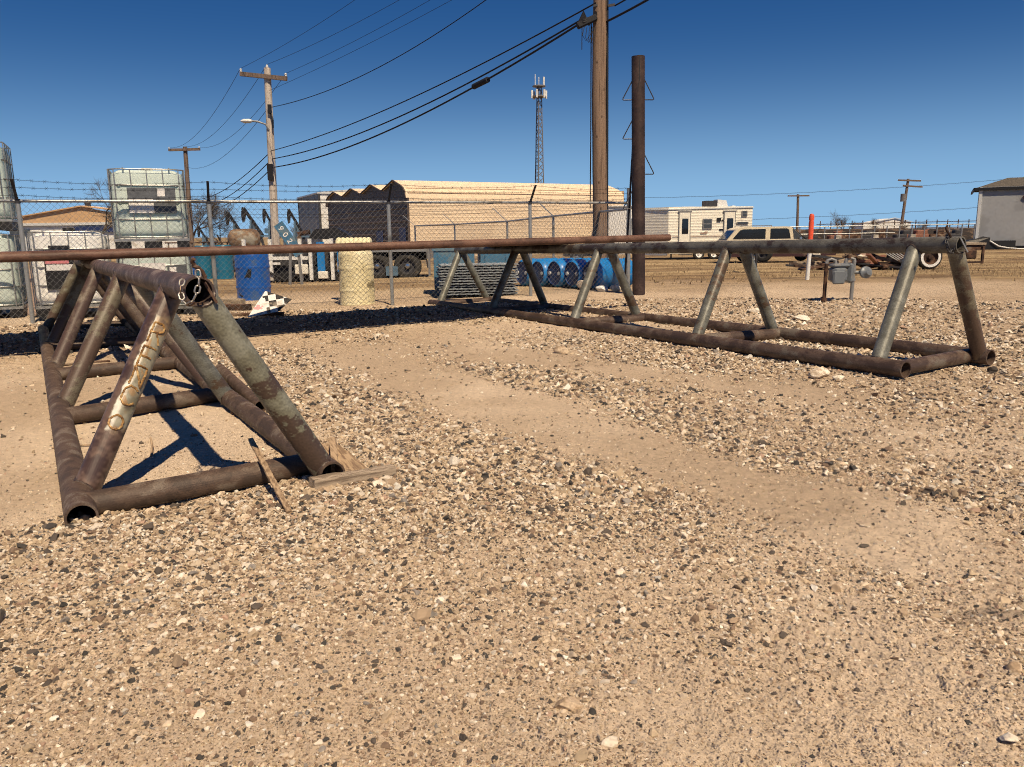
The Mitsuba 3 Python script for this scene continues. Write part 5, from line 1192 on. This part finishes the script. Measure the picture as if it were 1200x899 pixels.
part(ot, 'deck', MB().box((12.7, oy2 + .65, z_ + .72), (2.0, 1.5, .06)), 'plank_grey')
for x in (11.25, 12.10): wheel(ot, (x, oy2 - .05, z_ + .36), .36, .22, (0, -1, 0), 'scrap_rust', 'scrap_rust', 'wheel', x > 12)
part(ot, 'tail_frame', MB().box((13.62, oy2 - .1, z_ + .40), (.06, .06, .5)).box((13.2, oy2 - .1, z_ + .20), (.9, .05, .05)).box((12.95, oy2 - .1, z_ + .40), (.05, .05, .5)), 'scrap_rust')
part(ot, 'leaf_spring', MB().box((11.7, oy2 + .1, z_ + .48), (1.2, .08, .06)).box((13.3, oy2 + .0, z_ + .42), (.32, .2, .26), None, .03), 'scrap_rust')

# ---------------------------------------------------------------- pens, berm and far clutter at the right
x_ = np.linspace(20, 62, 90); y_ = np.linspace(83, 93, 12); GX, GY = np.meshgrid(x_, y_)
GZ = -.7 + (1.60 + .35 * meshkit.fbm(np.stack([GX * .5, GY * .5, GX * 0], -1), 3, 4)) * np.sin((GY - 83) / 10 * PI) ** .6 * sst(20, 24, GX) * (1 - sst(58, 62, GX))
i, j = np.meshgrid(np.arange(11), np.arange(89), indexing='ij'); q = (i * 90 + j).ravel()
struct('earth_berm', (np.stack([GX.ravel(), GY.ravel(), GZ.ravel()], 1), np.vstack([np.stack([q, q + 1, q + 91], 1), np.stack([q, q + 91, q + 90], 1)])), 'berm', 'low dark bank of earth behind the pipe pens', smooth=True)
pf = thing('pipe_fence', 'long pale pipe fence of the pens in front of the dark earth bank', 'fence')
for k in range(17): part(pf, 'post', MB().tube((26.5 + 1.25 * k, 80, -.7), (26.5 + 1.25 * k, 80, 1.36), .060, n=8), 'galv', 40)
for z in (1.36, .62): part(pf, 'rail', MB().tube((26.3, 79.92, z), (46.8 if z > 1 else 38.5, 79.92, z + .06), .050, n=8), 'galv', 40)
p5 = thing('pipe_fence', 'darker pipe fence standing behind the earth bank', 'fence')
for k in range(26): part(p5, 'post', MB().tube((38 + 1.3 * k, 98, -.7), (38 + 1.3 * k, 98, 2.1), .055, n=6), 'scrap_rust', 40)
for z in (2.0, 1.3, .6): part(p5, 'rail', MB().tube((37.5, 97.9, z - .3), (71, 97.9, z), .05, n=6), 'scrap_rust', 40)
for k, (x, lab) in enumerate([(30.9, 'pale concrete block leftmost of three by the pens'), (34.4, 'pale concrete block in the middle of three by the pens'), (37.9, 'pale concrete block rightmost of three by the pens')]):
    solo('concrete_block', MB().prism([(-.35, 0), (.35, 0), (.22, 1.15), (-.22, 1.15)], 0, .5, None, (x, 75, -.6)), 'concrete', lab, 'concrete block')
for k in range(10):
    x = 29.5 + 1.75 * k + srng.uniform(-.4, .4); y = 81.5 + srng.uniform(0, 1.0); L = srng.uniform(1.2, 2.4)
    m_ = ['scrap_rust', 'dark_steel', 'oxide', 'scrap_rust', 'dark_steel'][k % 5]
    mb = MB().box((x, y, -.1), (L, .9, 1.2), None, .1).box((x + L * .2, y, .65), (L * .5, .8, .5), None, .1).beam((x - L * .5, y - .3, .1), (x + L * .5, y - .3, 1.0), .1, .1)
    solo('scrap_machine', mb, m_, ['leftmost', 'second from left', 'third from left', 'fourth from left', 'fifth from left', 'fifth from right', 'fourth from right', 'third from right', 'second from right', 'rightmost'][k] + ' of the rusty machine parts between the pens and the earth bank', 'scrap', 'scrap along the earth bank')
wb = thing('white_building', 'small far white building between dark trees', 'building')
part(wb, 'wall', MB().prism([(-4.2, -1), (4.2, -1), (4.2, 2.6), (0, 3.6), (-4.2, 2.8)], 0, 8, None, (96, 200, 0)), 'white_paint'); part(wb, 'annex', MB().box((90.6, 203, 1.0), (4.5, 6, 3.4)), 'white_paint')
part(wb, 'roof', MB().beam((91.6, 199.8, 2.9), (96, 199.8, 3.75), .3, .15).beam((96, 199.8, 3.75), (100.4, 199.8, 2.7), .3, .15), 'grey_white')

# ---------------------------------------------------------------- grey building at the right edge
_gbR = rotz(-.50)
def turn(mb): return mb.move(_gbR, np.array([35.15, 60, 0]) - _gbR @ np.array([35.15, 60, 0]))
gb = thing('grey_building', 'grey wooden building with a dark shingle roof at the right edge', 'building')
gx0, gyb = 35.15, 60.0
def tpart(k, nm, mb, *a, **kw): return part(k, nm, turn(mb), *a, **kw)
for k in range(9):
    mb = MB(); x0 = gx0 + 1.22 * k
    for q in range(6): mb.box((x0 + .1017 + .2033 * q, gyb + .02 - .008 * (q % 2), 1.86), (.2033 if q % 2 else .203, .06, 4.30))
    tpart(gb, 'siding_panel', mb, 'grey_siding')
tpart(gb, 'side_wall', MB().box((gx0 + .03, gyb + 3.5, 1.86), (.06, 6.9, 4.30)), 'grey_siding')
tpart(gb, 'corner_board', MB().box((gx0 - .04, gyb - .05, 1.86), (.20, .12, 4.30)), 'grey_white')
rf = MB().add([(34.7, 59.82, 3.94), (47, 59.82, 3.96), (47, 63.5, 4.86), (36.9, 63.5, 4.80), (34.7, 67.6, 3.94), (47, 67.6, 3.96)], [[0, 1, 2, 3], [5, 4, 3, 2]]).add([(34.7, 59.82, 3.94), (36.9, 63.5, 4.80), (34.7, 67.6, 3.94)], [[0, 1, 2]])
rk = tpart(gb, 'roof', rf, 'shingle')
tpart(rk, 'fascia', MB().beam((34.66, 59.80, 3.86), (47, 59.80, 3.88), .06, .22).beam((34.66, 59.80, 3.86), (34.66, 67.6, 3.86), .1, .22), 'black')
mb = MB()
for q in range(9): mb.box((35.9 + 1.22 * q, gyb + .02, -.42), (1.2, .06, .34))
tpart(gb, 'skirting', MB().box((40.6, gyb + .05, -.42), (11.4, .05, .52)), 'black')
em = tpart(gb, 'wall_emblem', MB().lathe([(0, 0), (.42, 0), (.42, .05), (0, .05)], 24, np.array([[1.15, 0, 0], [0, 0, -1.0], [0, .62, 0]]), (38.25, gyb - .07, 3.20)), 'maroon'); tpart(em, 'pale_panel', MB().box((38.75, gyb - .06, 3.0), (.6, .04, .7), np.array([[.8, 0, .6], [0, 1, 0], [-.6, 0, .8]])), 'pinkish_board')
solo('dark_tarp', MB().add([(32.7, 58.8, -.66), (35.4, 58.8, -.66), (35.4, 58.8, .34), (34.9, 58.9, .42), (34.0, 59.0, .12), (32.6, 59.0, -.2), (32.7, 60.4, -.66), (35.4, 60.4, -.66), (35.4, 60.2, .3), (34.0, 60.2, .1), (32.6, 60.2, -.2)], [[0, 1, 2, 4], [0, 4, 5, 5], [2, 3, 4, 4], [6, 10, 9, 7], [7, 9, 8, 8], [5, 4, 9, 10], [4, 2, 8, 9], [0, 5, 10, 6]]).add([(35.4, 58.8, -.66), (42, 58.8, -.66), (42, 58.8, .12), (35.4, 58.8, .10)], [[0, 1, 2, 3]]), 'black', 'black sheeting along the foot of the grey building', 'sheeting')
solo('garden_hose', MB().poly([(35.2, 59.2, .30), (35.5, 58.7, .0), (36.0, 58.65, -.30), (36.6, 58.6, -.42), (37.4, 58.55, -.50), (38.6, 58.4, -.50)], .05, 8), 'white_paint', 'white hose drooping from the corner of the grey building', 'hose', smooth=True)

# ---------------------------------------------------------------- bare trees
def twig_mesh(S):
    """three-sided tapering twigs, all at once: rows of (x0 y0 z0 x1 y1 z1 r0 r1)"""
    S = np.asarray(S); p, q = S[:, :3], S[:, 3:6]; dd = q - p; dd /= np.linalg.norm(dd, axis=1, keepdims=True) + 1e-9
    u = np.cross(dd, [.31, .17, .93]); u /= np.linalg.norm(u, axis=1, keepdims=True) + 1e-9; w = np.cross(dd, u); V = []
    for base, r in ((p, S[:, 6:7]), (q, S[:, 7:8])):
        for a in (0, 2 * PI / 3, 4 * PI / 3): V.append(base + r * (math.cos(a) * u + math.sin(a) * w))
    V = np.stack(V, 1); o = (np.arange(len(S)) * 6)[:, None, None]
    F = np.array([[0, 1, 4], [0, 4, 3], [1, 2, 5], [1, 5, 4], [2, 0, 3], [2, 3, 5]])[None] + o
    return V.reshape(-1, 3), F.reshape(-1, 3)
def tree(label, x, y, h, w, seed, levels=4, r0=None, dense=1.0, group=None, m='twig'):
    g = np.random.default_rng(seed); z0 = lz(x, y) - .1; r0 = r0 or h * .022
    tr, seg = MB(), []
    def nrm(ax_, ay, az): l = math.sqrt(ax_ * ax_ + ay * ay + az * az) + 1e-9; return ax_ / l, ay / l, az / l
    R = g.normal(0, 1, 400000); U = g.random(400000); c = [0, 0]
    def n_(): c[0] += 1; return R[c[0] % 400000]
    def u_(): c[1] += 1; return U[c[1] % 400000]
    def grow(p, d, L, r, lev):
        n = 4 if lev < 3 else 3; pts = [p]; q = p
        for k in range(n):
            d = nrm(d[0] + .16 * n_(), d[1] + .16 * n_(), d[2] + .16 * n_() + .05); q = (q[0] + d[0] * L / n, q[1] + d[1] * L / n, q[2] + d[2] * L / n); pts.append(q)
        rs = [r * (1 - .4 * k / n) for k in range(n + 1)]
        if lev == 0: tr.poly(pts, rs, 8, caps=False)
        else: seg.extend([(*pts[k], *pts[k + 1], rs[k], rs[k + 1]) for k in range(n)])
        if lev >= levels: return
        for k in range(int((3 + (lev > 0) * 2 + (lev > 2) * 3) * dense)):
            b = pts[(1 if lev else 2) + int(u_() * (n if lev else n - 1))]; a = 2 * PI * u_(); sp = .35 + .65 * u_()
            ex_ = nrm(-d[1] + 1e-3, d[0], 0.0); ey_ = (d[1] * ex_[2] - d[2] * ex_[1], d[2] * ex_[0] - d[0] * ex_[2], d[0] * ex_[1] - d[1] * ex_[0])
            cs, sn, ca_, sa_ = math.cos(sp), math.sin(sp) * w, math.cos(a), math.sin(a)
            grow(b, nrm(*[d[t] * cs + (ex_[t] * ca_ + ey_[t] * sa_) * sn for t in range(3)]), L * (.5 + .28 * u_()), r * .5, lev + 1)
    grow((x, y, z0), (0, 0, 1.0), h * .42, r0, 0)
    key = thing('bare_tree', label, 'tree', group)
    part(key, 'trunk', tr, m, True); k = part(key, 'crown', twig_mesh(seg), m); stuff_part(k, 'leafless twigs')
    return key
tree('bare brown tree beyond the left side of the caged tank stack', -36.4, 70, 7.4, 1.0, 1, 5, dense=.95)
tree('dense bare tree behind the distant pole right of the tank stack', -25.6, 64, 5.9, .9, 2, 5, dense=1.0)
tree('second bare tree just right of the distant pole', -23.2, 66, 5.2, .9, 3, 5, dense=.9)
tree('low bare tree left of the pump jacks', -25.5, 78, 4.0, 1.0, 4, 4)
tree('low bare tree behind the middle pump jack', -26.6, 90, 4.4, 1.0, 5, 4)
tree('low bare tree behind the pale utility pole', -26.5, 96, 4.6, 1.0, 6, 4)
tree('tall thin bare tree right of the orange marker', 57.0, 140, 5.6, .8, 7, 4)
tree('second bare tree right of the orange marker', 58.9, 140, 4.8, .6, 8, 4)
tree('small bare tree at the far end of the pens', 62.0, 145, 3.6, .9, 9, 4)
tree('dark round tree left of the far white building', 89.5, 196, 4.6, 1.2, 10, 4, dense=1.4, m='far_leaf')
tree('dark tree in front of the far white building', 94.0, 192, 3.8, 1.2, 11, 4, dense=1.4, m='far_leaf')
tree('dark tree right of the middle of the far white building', 98.5, 192, 4.0, 1.2, 12, 4, dense=1.4, m='far_leaf')

# dry grass tufts in front of the vehicles and along the fence
gy_ = rng.uniform(13.5, 46, 6000); gx_ = rng.uniform(-.05, .66, 6000) * gy_ * np.where(rng.random(6000) < .85, 1, -1)
ok = (np.hypot(gx_, gy_) > 14) & (meshkit.fbm(np.stack([gx_ * .25, gy_ * .8, gx_ * 0], -1), 3, 6) > .5) & ~((np.abs(gx_) < 9) & (gy_ < 15.5))
gx_, gy_ = gx_[ok], gy_[ok]; n_ = len(gx_); gz_ = lay(gx_, gy_); h_, w_, a_ = rng.uniform(.03, .09, n_), rng.uniform(.01, .025, n_), rng.uniform(0, PI, n_)
dx_, dy_, lx_, ly_ = np.cos(a_) * w_, np.sin(a_) * w_, rng.normal(0, .03, n_), rng.normal(0, .03, n_)
V1 = np.stack([np.stack([gx_ - dx_, gy_ - dy_, gz_ - .01], 1), np.stack([gx_ + dx_, gy_ + dy_, gz_ - .01], 1), np.stack([gx_ + lx_, gy_ + ly_, gz_ + h_], 1)], 1)
V2 = np.stack([np.stack([gx_ - dy_ + .03, gy_ + dx_, gz_ - .01], 1), np.stack([gx_ + dy_ + .03, gy_ - dx_, gz_ - .01], 1), np.stack([gx_ + .03 - lx_, gy_ - ly_, gz_ + h_ * .8], 1)], 1)
Vg = np.vstack([V1.reshape(-1, 3), V2.reshape(-1, 3)]); mb = (Vg, np.arange(len(Vg)).reshape(-1, 3))
mat('straw', speck((0.34, 0.25, 0.145), 0.4, 5.0), 0.9)
struct('dry_grass', mb, 'straw', 'short dry grass in thin patches on the far dirt', 'stuff')
